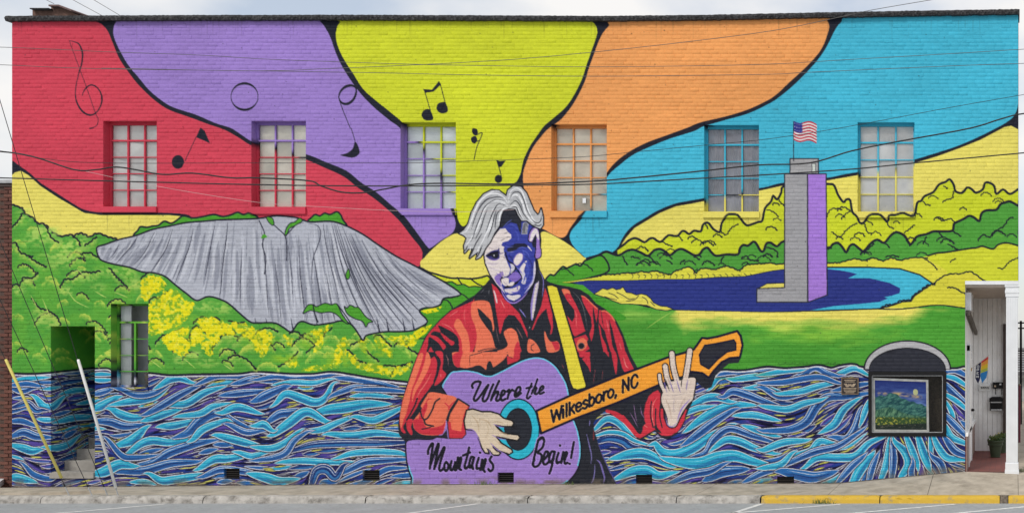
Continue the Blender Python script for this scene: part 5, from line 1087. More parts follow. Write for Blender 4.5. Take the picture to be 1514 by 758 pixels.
def reveal(mb, x0, y0, x1, y1, depth, kx=0., sides='lrt', n=16):
    """inner faces of an opening, painted like the wall round it"""
    P = lambda px, py, d: (WX(px), d, WZ(py))
    nd = 6 if kx else 1
    def q(pts, cs):
        k_ = len(mb.v); mb.v += pts; mb.c += cs; mb.f.append((k_, k_+1, k_+2, k_+3))
    for s in sides:
        for i in range(n if not kx else 90):
            m_ = n if not kx else 90
            for j in range(nd if not kx else 40):
                dn = nd if not kx else 40
                da, db = .004+(depth-.004)*j/dn, .004+(depth-.004)*(j+1)/dn
                if s in 'lr':
                    xx = x0 if s == 'l' else x1; o = -1.5 if s == 'l' else 1.5
                    ya, yb2 = y0+(y1-y0)*i/m_, y0+(y1-y0)*(i+1)/m_
                    if kx and s == 'l': c = [tuple(art_at(xx+d*kx, y)) for d, y in ((da,ya),(db,ya),(db,yb2),(da,yb2))]
                    else: c = [tuple(art_at(xx+o, y)) for y in (ya,ya,yb2,yb2)]
                    q([P(xx,ya,da),P(xx,ya,db),P(xx,yb2,db),P(xx,yb2,da)], c)
                else:
                    yy = y0 if s == 't' else y1; xa, xb = x0+(x1-x0)*i/m_, x0+(x1-x0)*(i+1)/m_
                    c = [tuple(art_at(x_, yy-1.5 if s == 't' else yy+1.5)) for x_ in (xa,xb,xb,xa)]
                    q([P(xa,yy,da),P(xb,yy,da),P(xb,yy,db),P(xa,yy,db)], c)
    return mb
def simple(name, m, parent, f):
    b = MB(); f(b); return b.build(name, m, parent)

BL = [((.80,.79,.78),.12),((.90,.85,.76),.12),((.84,.88,.92),.14),((.86,.78,.66),.2),((.40,.40,.46),.28),((.86,.85,.85),.12)]
def blind_mat(name, c, var, lace=False):
    m = mat(name, c, .9, var, 2.2, .9, 2.5, stain=tuple(v*.86 for v in c), sscale=1.3)
    if lace:
        t = m.node_tree; p = t.nodes['Principled BSDF']; w = t.nodes.new('ShaderNodeTexWave'); w.inputs['Scale'].default_value = 9; w.inputs['Distortion'].default_value = 9; w.inputs['Detail'].default_value = 3
        tc_ = t.nodes.new('ShaderNodeTexCoord'); t.links.new(tc_.outputs['Object'], w.inputs['Vector']); old = p.inputs['Base Color'].links[0].from_socket
        x = t.nodes.new('ShaderNodeMix'); x.data_type = 'RGBA'; r = t.nodes.new('ShaderNodeMapRange'); r.inputs[1].default_value = .55; r.inputs[2].default_value = .8; r.inputs[4].default_value = .55
        t.links.new(w.outputs['Fac'], r.inputs[0]); t.links.new(r.outputs[0], x.inputs[0]); t.links.new(old, x.inputs[6]); x.inputs[7].default_value = (.50,.50,.52,1); t.links.new(x.outputs[2], p.inputs['Base Color'])
    return m
WR = random.Random(9)
DW = .14
for wi, (x0, y0, x1, y1, ys) in enumerate(UPW):
    # window = steel frame; its bars, panes, sill and reveal are pieces of it
    mb = MB(); reveal(mb, x0, y0, x1, y1, DW+.05)
    fr = 2.2
    painted_box(mb, x0, x0+fr+.4, y0, y1, DW, DW+.05, 12); painted_box(mb, x1-fr-.4, x1, y0, y1, DW, DW+.05, 12)
    painted_box(mb, x0+fr, x1-fr, y0, y0+fr+1.6, DW+.003, DW+.05, 12); painted_box(mb, x0+fr, x1-fr, y1-fr*.8, y1, DW+.003, DW+.05, 12)
    win = mb.build('window', PAINT, bld)
    xa, xb, ya, yc = x0+fr, x1-fr, y0+fr+1.6, y1-fr*.8
    cx = [xa+(xb-xa)*i/3 for i in range(4)]; tr = ya+(yc-ya)*.190
    cy_ = [ya, tr]+[tr+(yc-tr)*i/4 for i in (1, 2, 3, 4)]
    for i in (1, 2): painted_box(MB_ := MB(), cx[i]-1.05, cx[i]+1.05, ya, yc, DW+.006, DW+.04, 14).build('muntin', PAINT, win)
    for j in (1, 2, 3, 4):
        t_ = 1.2 if j == 1 else .62
        painted_box(MB(), xa, xb, cy_[j]-t_, cy_[j]+t_, DW+(.001 if j == 1 else .010), DW+.036, 12).build('muntin', PAINT, win)
    for i in range(3):
        for j in range(5):
            tl = WR.uniform(-.005, .005)
            p = [(WX(cx[i]+.9), DW+.018+tl, WZ(cy_[j]+.5)), (WX(cx[i+1]-.9), DW+.018-tl, WZ(cy_[j]+.5)), (WX(cx[i+1]-.9), DW+.018-tl*.5, WZ(cy_[j+1]-.5)), (WX(cx[i]+.9), DW+.018+tl*.5, WZ(cy_[j+1]-.5))]
            MB().quad(*p[::-1]).build('pane', GLASS, win, recalc=False)
    painted_box(MB(), x0-1.5, x1+1.0, y1, ys, -.035, .12, 64, rows=7).build('sill', PAINT, win)
    # paper or curtain behind the glass
    c, var = BL[wi]; mb = MB(); nx, nz = 16, 24; g = {}
    for i in range(nx+1):
        for j in range(nz+1):
            u, v = i/nx, j/nz; g[i, j] = len(mb.v); amp = .006 if wi != 4 else .016
            mb.v.append((WX(x0-2+(x1-x0+4)*u), DW+.052+amp*math.sin(u*(9 if wi != 4 else 40)+wi)+WR.uniform(-.003, .003), WZ(y0-2+(y1-y0+4)*v))); mb.c.append(None)
    for i in range(nx):
        for j in range(nz): mb.f.append((g[i,j], g[i,j+1], g[i+1,j+1], g[i+1,j]))
    mb.build('paper_blind' if wi != 4 else 'lace_curtain', blind_mat('blind_%d' % wi, c, var, wi == 4), win)
    # loose sheets of paper taped up inside, pane by pane
    tones = [mat('sheet_%d_%d' % (wi, q_), tuple(min(.93, v*f_) for v in c), .9, var, 3, .8, 3) for q_, f_ in enumerate((.88, .96, 1.05, .80))]
    for i in range(3):
        for j in range(5):
            if WR.random() < (.55 if wi in (1, 3, 5) else .32):
                e_ = [WR.uniform(-1.2, 1.2) for _ in range(4)]; yy_ = DW+.036+WR.uniform(0, .006)
                MB().quad((WX(cx[i]+e_[0]), yy_, WZ(cy_[j+1]+e_[1])), (WX(cx[i+1]+e_[2]), yy_+.003, WZ(cy_[j+1]+e_[3])), (WX(cx[i+1]-e_[0]), yy_, WZ(cy_[j]+WR.choice((0, 0, 7)))), (WX(cx[i]-e_[2]), yy_+.002, WZ(cy_[j]+WR.choice((0, 0, 5))))).build('paper_sheet', WR.choice(tones), win, recalc=False)
    if wi == 3:   # small note taped to a pane
        MB().box(WX(856.5), WX(861.5), DW+.012, DW+.016, WZ(298.5), WZ(291)).build('paper_note', M_WHITE, win)
# lower window
x0, y0, x1, y1 = LOW
mb = MB(); reveal(mb, x0, y0, x1, y1, DW+.06); win = mb.build('window', PAINT, bld)
for a in ((x0,x0+2.4,y0,y1),(x1-2.4,x1,y0,y1)): painted_box(MB(), *a, DW, DW+.05, 14).build('muntin', PAINT, win)
for a in ((x0+2,x1-2,y0,y0+2.4),(x0+2,x1-2,474.5,477.3),(x0+2,x1-2,569,572),(x0+2,x1-2,548,549.6)): painted_box(MB(), *a, DW+.004, DW+.05, 8).build('muntin', PAINT, win)
painted_box(MB(), 189.0, 191.6, 476, 570, DW+.002, DW+.05, 14).build('muntin', PAINT, win)
for yy in (500.5, 525): painted_box(MB(), x0+2, x1-2, yy-.5, yy+.5, DW+.012, DW+.04, 8).build('muntin', PAINT, win)
for xa, xb in ((x0+2.2,189.4),(191.2,x1-2.2)):
    for ya, yc in ((477,500.3),(500.7,524.8),(525.2,548.4),(549.4,569.4)): MB().quad((WX(xa),DW+.021,WZ(yc)),(WX(xb),DW+.021,WZ(yc)),(WX(xb),DW+.02,WZ(ya)),(WX(xa),DW+.02,WZ(ya))).build('pane', GLASS, win, recalc=False)
MB().quad((WX(x0+2.2),DW+.02,WZ(475)),(WX(x1-2.2),DW+.02,WZ(475)),(WX(x1-2.2),DW+.02,WZ(y0+2)),(WX(x0+2.2),DW+.02,WZ(y0+2))).build('pane', GLASS, win, recalc=False)
painted_box(MB(), x0-1, x1+1, y1, y1+5, -.03, .12, 48, rows=5).build('sill', PAINT, win)
mb = MB(); mb.box(WX(x0-3),WX(x1+20),DW+.34,DW+.36,WZ(y1),WZ(y0)); mb.build('room_wall', mat('dim_room', (.42,.44,.46), .9, .3, 3), win)
MB().box(WX(x0+2),WX(181),DW+.06,DW+.08,WZ(y1-2),WZ(y0)).build('paper_blind', mat('grey_blind', (.60,.63,.64), .9, .12, 3), win)
for i in range(5): MB().box(WX(190+WR.uniform(0, 3)),WX(222),DW+.22,DW+.32,WZ(568-i*4.6),WZ(564.4-i*4.6)).build('stacked_board', mat('board_%d' % i, (.24+.05*(i % 3),.20+.04*(i % 3),.16+.03*(i % 2)), .9, .3, 6), win)
# basement vents
for (x0, y0, x1, y1) in VENTS:
    mb = MB(); reveal(mb, x0, y0, x1, y1, .07, sides='lrtb', n=3); v = mb.build('vent', PAINT, bld)
    MB().box(WX(x0),WX(x1),.07,.09,WZ(y1),WZ(y0)).build('backing', M_BLACK, v)
    for j in range(5): zc = WZ(y0+(y1-y0)*(j+.5)/5); MB().bar((WX(x0+.5),.04,zc),(WX(x1-.5),.04,zc),.03,.006).build('slat', M_DARK, v)
# coping along the roof edge
def cope(y0, y1, z0, z1, n=500):
    v, f = [], []; r = random.Random(2)
    for i in range(n+1):
        px = 13+(1507.5-13)*i/n; top = float(np.interp(px, CT[0], CT[1])); X = WX(px)
        j = lambda a: r.uniform(-a, a)
        v += [(X, y1, WZ(top+8)), (X, y0+j(.008), WZ(top+7.4+j(.5))), (X, y0-.012+j(.008), WZ(top+4+j(.4))), (X, y0+j(.006), WZ(top+.4+j(.35))), (X, y0+.03, WZ(top+j(.25))), (X, y1, WZ(top))]
    for i in range(n):
        for k_ in range(5): f.append((i*6+k_, i*6+k_+1, (i+1)*6+k_+1, (i+1)*6+k_))
    f += [tuple(range(6))[::-1], tuple(n*6+k_ for k_ in range(6))]
    b = MB(); b.v, b.f, b.c = v, f, [None]*len(v); return b
cope(-.075, .45, 0, 0).build('coping', M_COPE, bld)
# body of the building behind the facade
MB().box(WX(17.5),WX(1505.5),.6,.62,WZ(410),WZ(32)).build('inner_wall', M_DARK, bld)
M_SIDE = mat('painted_side_wall', (.05,.055,.06), .8, .2, 5, .3, 40)
MB().box(WX(17.5)-.001,WX(17.5)+.2,.009,16,-.2,WZ(31)).build('side_wall', M_SIDE, bld)
MB().box(WX(1505.5)-.2,WX(1505.5)+.004,.0088,16,WZ(415),WZ(22)).build('side_wall', M_SIDE, bld)
MB().box(WX(17.5)+.2,WX(1505.5)-.2,.45,16,WZ(40),WZ(36)).build('roof', M_COPE, bld)
# chimney block on the roof
ch = [at(px, py, 1.2) for px, py in ((48,30),(48,13.6),(75.5,13.6),(75.5,8.6),(90,8.6),(108,16.2),(107.5,18.5),(114,24),(118,30))]
chim = MB().prism([(p.x, p.z) for p in ch], 1.2, 2.2).build('chimney', mat('chimney_brick', (.115,.065,.05), .9, .4, 14, .6, 40), bld)
cap = [at(px, py, 1.15) for px, py in ((75,8.3),(90,8.3),(108.5,16),(108,18),(89.5,10.6),(75,10.6))]
MB().prism([(p.x, p.z) for p in cap], 1.1, 2.3).build('cap', mat('chimney_cap', (.16,.10,.095), .8, .3, 10), chim)
cap = [at(px, py, 1.15) for px, py in ((47.2,13.2),(75,13.2),(75,14.8),(47.2,14.8))]
MB().prism([(p.x, p.z) for p in cap], 1.1, 2.3).build('cap', M_COPE, chim)
# stair doorway
x0, y0, x1, y1 = DOOR
mb = MB(); reveal(mb, x0, y0, x1, y1, 2.4, sides='rt', n=4); dw = mb.build('doorway', PAINT, bld)
nd_, nz_ = 140, 200; dd, zz = np.meshgrid(np.linspace(.005, 2.4, nd_), np.linspace(y0, 722, nz_))
a = (np.arange(nz_-1)[:, None]*nd_+np.arange(nd_-1)[None]).ravel()
link('reveal_wall', fast_mesh('reveal_wall', np.stack([np.full(dd.size, WX(x0)), dd.ravel(), WZ(zz.ravel())], 1), art_at(x0+dd*66, zz).reshape(-1, 3), np.stack([a, a+nd_, a+nd_+1, a+1], 1)), PAINT, dw)
MB().box(WX(x0),WX(x1),2.4,2.44,-.1,WZ(y0)).build('door', mat('dark_green_door', (.02,.045,.016), .6, .2, 4), dw)
for i, (t_, b_) in enumerate(((697,722),(682.5,722),(667,722),(651.5,722),(636,722),(620.5,722))):
    d = .02+i*.262
    MB().box(WX(x0)+.006,WX(x1)-.006,d,2.4,-.1,WZ(t_)-(CAMZ-WZ(t_))*0).build('step', M_STEP, dw, bevel=.008)
MB().box(WX(x0)-.0,WX(x1),-.03,.05,WZ(706.5),WZ(698)).build('threshold', M_STEP, dw, bevel=.006)

# display window with its frame; the painting inside is a thing of its own
x0, y0, x1, y1 = DISP
dsp = MB(); dsp.box(WX(x0),WX(x0+5),-.02,.10,WZ(y1),WZ(y0)).box(WX(x1-5),WX(x1),-.02,.10,WZ(y1),WZ(y0)).box(WX(x0+5),WX(x1-5),-.018,.10,WZ(y0+5.5),WZ(y0)).box(WX(x0+5),WX(x1-5),-.018,.10,WZ(y1),WZ(y1-5.5))
dsp = dsp.build('display_window', M_BLACK, bld)
mb = MB(); mb.box(WX(x0+5),WX(x0+6),.0,.06,WZ(y1-6),WZ(y0+6)).box(WX(x1-6),WX(x1-5),.0,.06,WZ(y1-6),WZ(y0+6)).box(WX(x0+6),WX(x1-6),.0,.06,WZ(y0+6.5),WZ(y0+5.5)).box(WX(x0+6),WX(x1-6),.0,.06,WZ(y1-5.5),WZ(y1-6.5)); mb.build('inner_frame', M_STEEL, dsp)
mb = MB(); mb.box(WX(x0),WX(x1),.42,.44,WZ(y1),WZ(y0)).box(WX(x0)-.02,WX(x0),.1,.44,WZ(y1),WZ(y0)).box(WX(x1),WX(x1)+.02,.1,.44,WZ(y1),WZ(y0)).box(WX(x0),WX(x1),.1,.44,WZ(y0),WZ(y0)+.02).box(WX(x0),WX(x1),.1,.44,WZ(y1)-.02,WZ(y1)); mb.build('box_lining', mat('brown_lining', (.085,.068,.05), .9, .3, 30, .4, 60), dsp)
MB().quad((WX(x0+5.5),.03,WZ(y1-5)),(WX(x1-5.5),.03,WZ(y1-5)),(WX(x1-5.5),.03,WZ(y0+5)),(WX(x0+5.5),.03,WZ(y0+5))).build('pane', GLASS, dsp, recalc=False)
PD = .085
pc = [at(px, py, PD) for px, py in ((1290.2,558),(1372.5,561),(1373.8,638),(1291,637.5))]
pnt = tag(empty('framed_painting', (sum((p for p in pc), Vector())/4)), 'silver framed oil painting of moonlit mountains inside the black display window', 'painting')
def lerp2(u, v): return (pc[0]*(1-u)+pc[1]*u)*(1-v)+(pc[3]*(1-u)+pc[2]*u)*v
fm = MB()
for (u0, u1, v0, v1) in ((0,1,0,.042),(0,1,.958,1),(0,.04,.042,.958),(.96,1,.042,.958)):
    P = [lerp2(u, v) for u, v in ((u0,v0),(u1,v0),(u1,v1),(u0,v1))]; n = len(fm.v)
    fm.v += [(p.x, PD-.02, p.z) for p in P]+[(p.x, PD+.03, p.z) for p in P]; fm.c += [None]*8; fm.f += [tuple(n+i for i in q) for q in ((0,1,2,3),(7,6,5,4),(0,4,5,1),(1,5,6,2),(2,6,7,3),(3,7,4,0))]
fm.build('frame', mat('silver_frame', (.72,.70,.66), .4, .2, 12, metal=.3), pnt)
nu, nv = 120, 112
uu, vv = np.meshgrid(np.linspace(0, 1, nu), np.linspace(0, 1, nv)); c = np.zeros((nv, nu, 3))
n1 = fbm(uu*7, vv*22, 61); n2 = fbm(uu*40, vv*40, 62); n3 = fbm(uu*16+vv*34, vv*13-uu*9, 63)*.7+.3*fbm(uu*70, vv*60, 66)
mix = lambda a, b, t: np.asarray(a)*(1-t[..., None])+np.asarray(b)*t[..., None]
c = mix((22,34,92), (78,100,150), np.clip(vv*2.2*n1*1.6, 0, 1)); 
band = np.exp(-((vv-(.27+.16*np.maximum(uu-.5, 0)))/.035)**2)*np.clip((n1-.35)*4, 0, 1)*(uu > .05)*(uu < .92); c = mix(c, (196,150,84), np.clip(band, 0, 1))
rid = .34-.10*np.exp(-((uu-.34)/.13)**2)-.03*np.exp(-((uu-.1)/.1)**2)+.30*np.clip(uu-.45, 0, 1)**1.1+.012*np.sin(uu*40); mt = np.clip((vv-rid)*60, 0, 1)
c = c*(1-mt[..., None])+mix((18,52,58), (74,120,104), np.clip((n3-.3)*2.2, 0, 1))*mt[..., None]
rid2 = .60-.10*np.exp(-((uu-.3)/.2)**2)+.12*uu; m2 = np.clip((vv-rid2)*60, 0, 1); c = c*(1-m2[..., None])+mix((26,58,50), (92,128,96), np.clip((fbm(uu*50+vv*20, vv*16, 65)-.3)*2, 0, 1))*m2[..., None]
m3 = np.clip((vv-.72-.03*n1)*40, 0, 1); c = c*(1-m3[..., None])+mix((40,62,34), (190,170,60), np.clip((n2-.52)*4*np.clip(1.2-uu, 0, 1), 0, 1))*m3[..., None]
m4 = np.clip((vv-.90+.05*uu)*40, 0, 1); c = c*(1-m4[..., None])+mix((26,34,30), (120,110,96), np.clip((n3-.6)*4, 0, 1))*m4[..., None]
moon = np.clip((1-np.hypot((uu-.79)/.05, (vv-.22)/.068))*9, 0, 1); c = mix(c, (232,204,112), moon)
cl_ = np.clip(np.clip(c/255, 0, 1)**2.0*2.3, 0, .95); V = [lerp2(.04+.92*u, .042+.916*v) for u, v in zip(uu.ravel(), vv.ravel())]
a = (np.arange(nv-1)[:, None]*nu+np.arange(nu-1)[None]).ravel(); F = np.stack([a, a+nu, a+nu+1, a+1], 1)
link('canvas', fast_mesh('canvas', np.array([(p.x, PD-.004+.004*n, p.z) for p, n in zip(V, n2.ravel())]), cl_.reshape(-1, 3), F), paint_mat('oil_paint', .35, .5), pnt)
# bronze plaque
M_BRZ = mat('bronze', (.20,.14,.09), .45, .25, 20, metal=.8); M_BRL = mat('raised_bronze', (.42,.33,.24), .4, .2, 20, metal=.7)
plq = tag(empty('bronze_plaque', (WX(1257),0,WZ(582))), 'small bronze plaque with raised lettering on the wall beside the display window', 'plaque')
MB().box(WX(1244.5),WX(1269.5),-.03,.012,WZ(582.5),WZ(558)).build('plate', mat('plaque_ground', (.035,.03,.03), .5, .3, 20, metal=.5), plq)
b = MB(); b.box(WX(1244.2),WX(1269.8),-.036,-.028,WZ(559.4),WZ(557.8)).box(WX(1244.2),WX(1269.8),-.036,-.028,WZ(582.7),WZ(581.2)).box(WX(1244.2),WX(1245.7),-.036,-.028,WZ(581.2),WZ(559.4)).box(WX(1268.3),WX(1269.8),-.036,-.028,WZ(581.2),WZ(559.4)); b.build('border', M_BRZ, plq)
for i, (xa, xb, y) in enumerate(((1248.5,1265.5,561.5),(1250,1264,563.8),(1247.5,1266.5,573.4),(1247.8,1266.2,575.6),(1248.4,1265.8,577.8),(1250.5,1263.5,579.8))): MB().box(WX(xa),WX(xb),-.035,-.028,WZ(y+.55),WZ(y-.55)).build('text_line', M_BRL, plq)
MB().prism([(WX(x),WZ(y)) for x, y in ((1248,566.5),(1252.5,566.5),(1254,569.5),(1255.5,566),(1257,568.5),(1258.5,566),(1260,569.5),(1261.5,566.5),(1266,566.5),(1262.5,571.6),(1259.5,571.6),(1257,569.6),(1254.5,571.6),(1251.5,571.6))], -.035, -.028).build('emblem', M_BRL, plq)

# ======================= porch at the corner =======================
FZ = .235; XL = WX(1427.0); XR = WX(1506)
prc = MB().box(XL-.004, XR, .004, 4.95, FZ-.2, FZ).build('porch_floor', None, bld)
def tile_mat(name, c1, c2, mortar, sx, sy):
    m, t, p = node_mat(name); tc_ = t.nodes.new('ShaderNodeTexCoord'); b = t.nodes.new('ShaderNodeTexBrick'); b.inputs['Color1'].default_value = (*c1, 1); b.inputs['Color2'].default_value = (*c2, 1); b.inputs['Mortar'].default_value = (*mortar, 1)
    b.inputs['Scale'].default_value = 1; b.inputs['Brick Width'].default_value = sx; b.inputs['Row Height'].default_value = sy; b.inputs['Mortar Size'].default_value = .006; t.links.new(tc_.outputs['Object'], b.inputs['Vector'])
    t.links.new(b.outputs['Color'], p.inputs['Base Color']); p.inputs['Roughness'].default_value = .7; return m
prc.data.materials.append(tile_mat('red_floor_tile', (.22,.06,.045), (.17,.045,.035), (.10,.05,.045), .2, .1))
M_PW = mat('porch_white', (.90,.90,.90), .6, .06, 3, .15, 30, stain=(.80,.79,.77), sscale=2.5)
M_CEIL = mat('porch_ceiling', (.52,.45,.39), .8, .08, 3)
YB = 4.2
pc2 = MB()
for i in range(9):   # vertical boards of the back wall
    a_ = XL+.0+(XR-.03-XL)*i/9; b_ = XL+(XR-.03-XL)*(i+1)/9
    MB().box(a_+.003, b_-.003, YB, YB+.05, FZ, WZ(415)).build('wall_board', M_PW, bld)
MB().box(XL-.02, XR-.03, YB+.05, YB+.09, FZ, WZ(400)).build('back_wall', M_PW, bld)
MB().box(XL, XR-.004, .05, YB, WZ(424), WZ(418)).build('porch_ceiling', M_CEIL, bld)
lw = MB().box(XL-.22, XL-.002, .012, YB+.1, FZ+.62, WZ(416)).build('porch_side_wall', M_PW, bld)
MB().box(XL-.22, XL+.03, .03, YB, FZ, FZ+.62).build('brick_base', tile_mat('red_brick_base', (.26,.08,.05), (.20,.06,.045), (.3,.27,.24), .2, .068), lw)
MB().box(XL-.22, XL+.05, .03, YB, FZ+.622, FZ+.69).build('ledge', M_PW, lw)
dr = MB().box(XL, XL+.035, .9, 2.0, FZ+.02, FZ+2.15).build('door', M_PW, bld)
for (ya_, yb_, za, zb) in ((1.0,1.9,.15,.9),(1.0,1.9,1.05,2.0)): MB().box(XL+.035, XL+.05, ya_, yb_, FZ+za, FZ+zb).build('panel', M_PW, dr)
MB().lathe((XL+.07,1.85,FZ+1.0), [(.0,-.03),(.03,-.02),(.035,0),(.03,.02),(0,.03)], 12).build('handle', M_BLACK, dr)
for (ya_, yb_, za, zb) in ((.8,.9,.0,2.25),(2.0,2.1,.0,2.25),(.8,2.1,2.15,2.28)): MB().box(XL, XL+.05, ya_, yb_, FZ+za, FZ+zb).build('trim', M_WHITE, dr)
MB().bar((XL+.05,.15,at(1428,462,.15).z),(XL+.06,4.1,at(1440,492,4.1).z),.06,.09).build('sloping_trim', mat('brown_trim', (.10,.085,.07), .7, .2, 8), lw)
MB().box(XL, XL+.10, .25, 1.3, WZ(458), WZ(431)).build('wall_cabinet', M_WHITE, lw)
bm_ = MB().box(XL+.0, XR, -.03, .20, WZ(420.5), WZ(415.2)).build('porch_beam', M_WHITE, bld)
MB().box(XR-.16, XR-.06, .2, YB, WZ(462), WZ(424)).build('side_beam', M_CEIL, bld)
col = MB(); xa, xb = WX(1487.6), WX(1505)
col.box(xa, xb, -.01, .20, FZ-.02, WZ(437)); col = col.build('column', M_WHITE, bld)
for i in range(5): xx = xa+.02+(xb-xa-.04)*i/4; MB().box(xx-.011, xx+.011, -.020, -.008, WZ(682), WZ(440)).build('flute', M_WHITE, col)
MB().box(xa-.015, xb+.012, -.035, .22, WZ(697)-.03, WZ(684)).build('base', M_WHITE, col, bevel=.006); MB().box(xa-.024, xb+.02, -.045, .23, WZ(697)-.04, WZ(695)).build('base', M_WHITE, col)
for (e, y0_, y1_) in ((.012,438.5,433),(.022,433,428.6),(.012,428.6,424),(.026,424,421)): MB().box(xa-e, xb+e, -.01-e, .2+e, WZ(y0_), WZ(y1_)).build('capital', M_WHITE, col)
MB().box(at(1483,600,YB-.12).x, at(1487.4,600,YB-.12).x, YB-.14, YB-.002, FZ, WZ(470)).build('door_jamb', mat('dark_jamb', (.05,.035,.03), .7, .2, 6), bld)
# mailbox
def B(px0, px1, py0, py1, Y0, Y1, b=None):
    p, q = at(px0, py0, Y0), at(px1, py1, Y0); return (b or MB()).box(p.x, q.x, Y0, Y1, q.z, p.z)
mbx = tag(empty('mailbox', at(1472,608,YB)), 'black wall mailbox with silver flap hanging on the white porch wall', 'mailbox')
B(1463.5,1481.8,590,606.8,YB-.14,YB-.004).build('body', M_BLACK, mbx, bevel=.01)
p, q = at(1462.6,588.5,YB-.2), at(1482.6,592,YB-.2); MB().prism([(p.x, q.z-.02), (p.x, p.z), (p.x+.06, p.z+.03), (q.x-.06, p.z+.03), (q.x, p.z), (q.x, q.z-.02)], YB-.18, YB-.004).build('lid', M_BLACK, mbx)
B(1464.6,1480.8,590.8,595,YB-.165,YB-.13).build('flap', M_STEEL, mbx); B(1465,1481.4,604.4,606.4,YB-.15,YB-.13).build('rail', M_STEEL, mbx)
# notice box and black shelf box
nb = tag(empty('notice_box', at(1456,578,YB)), 'white notice box with dark emblem beside the open flag in the porch', 'sign')
B(1447.4,1464.6,566.6,577.4,YB-.08,YB-.004).build('case', M_WHITE, nb, bevel=.006); B(1448.4,1463.6,570,576.2,YB-.086,YB-.078).build('face', mat('notice_face', (.55,.55,.53), .6, .1, 5), nb)
for i in range(4): x_ = 1450.4+i*3.; p, q = at(x_,571.4,YB-.092), at(x_+2.4,574.6,YB-.092); MB().prism([(p.x,p.z),(q.x,p.z-.01),(q.x-.01,q.z),(p.x+.015,q.z+.01)], YB-.094, YB-.084).build('emblem', M_BLACK, nb)
sb = tag(empty('wall_shelf_box', at(1476,575,YB)), 'small black box with two hanging hooks above the mailbox', 'box')
B(1467.8,1485.2,564.8,574,YB-.12,YB-.004).build('body', M_BLACK, sb, bevel=.008)
for x_ in (1472, 1481.4): B(x_-.6,x_+.6,574,582.4,YB-.07,YB-.05).build('hook', M_BLACK, sb)
for x_, y_, m_ in ((1471.2,570.4,M_BRL),(1479,567.6,M_STEEL)): B(x_-1.4,x_+1.4,y_-1.2,y_+1.2,YB-.126,YB-.115).build('badge', m_, sb)
# flag
fl = tag(empty('open_flag', at(1437,545,1.4)), 'rainbow striped flag with a navy OPEN panel on a short pole in the porch', 'flag')
fy = 1.55
MB().tube([(XL+.03,fy,at(1437,546,fy).z), at(1462.5,524.6,fy)], .008).build('pole', mat('flag_pole', (.62,.60,.56), .5, .1, 8), fl); MB().lathe((XL+.04,fy,at(1437,546,fy).z-.03), [(.02,0),(.03,.02),(.03,.05),(.015,.07)], 10).build('bracket', mat('brass', (.45,.28,.10), .4, .2, 8, metal=.6), fl)
def strip(name, pts, c, dy=0):
    P = [at(px, py, fy+.01+dy) for px, py in pts]; return MB().prism([(p.x, p.z) for p in P], fy+.01+dy, fy+.016+dy).build(name, mat('cloth_'+name+str(int(pts[0][1]*10)), c, .85, .08, 6), fl)
strip('navy_panel', [(1443,538.5),(1450.6,533),(1449.2,559),(1446.2,567),(1442,559)], (.02,.022,.07))
ST = [((.55,.04,.05),0,.16),((.75,.30,.06),.16,.36),((.72,.50,.03),.36,.56),((.40,.48,.08),.56,.72),((.03,.22,.55),.72,1)]
for c_, t0, t1 in ST:
    L_ = lambda t: (1451+(-1.6)*t, 532.6+26*t); R_ = lambda t: (1461.4-(1.6)*t, 525.2+31*t)
    pts = [L_(t0), R_(t0), R_(t1), L_(t1)]
    if t1 == 1: pts = [L_(t0), R_(t0), (1458.6,557.5), (1452,566), (1449.4,556)]
    strip('stripe', pts, c_)
GL = {'O':[[(0,0),(1,0),(1,1),(0,1),(0,0)]],'P':[[(0,0),(0,1),(1,1),(1,.5),(0,.5)]],'E':[[(1,0),(0,0),(0,1),(1,1)],[(0,.5),(.8,.5)]],'N':[[(0,0),(0,1),(1,0),(1,1)]]}
for i, chh in enumerate("OPEN"):
    mb = MB()
    for l in GL[chh]:
        for (u, v), (u2, v2) in zip(l[:-1], l[1:]):
            o_ = lambda u_, v_: at(1444.6+2.8*u_-.25*i, 543.2+i*4.9-3.2*v_, fy+.002)
            mb.bar(o_(u, v), o_(u2, v2), .011)
    mb.build('letter', M_WHITE, fl)
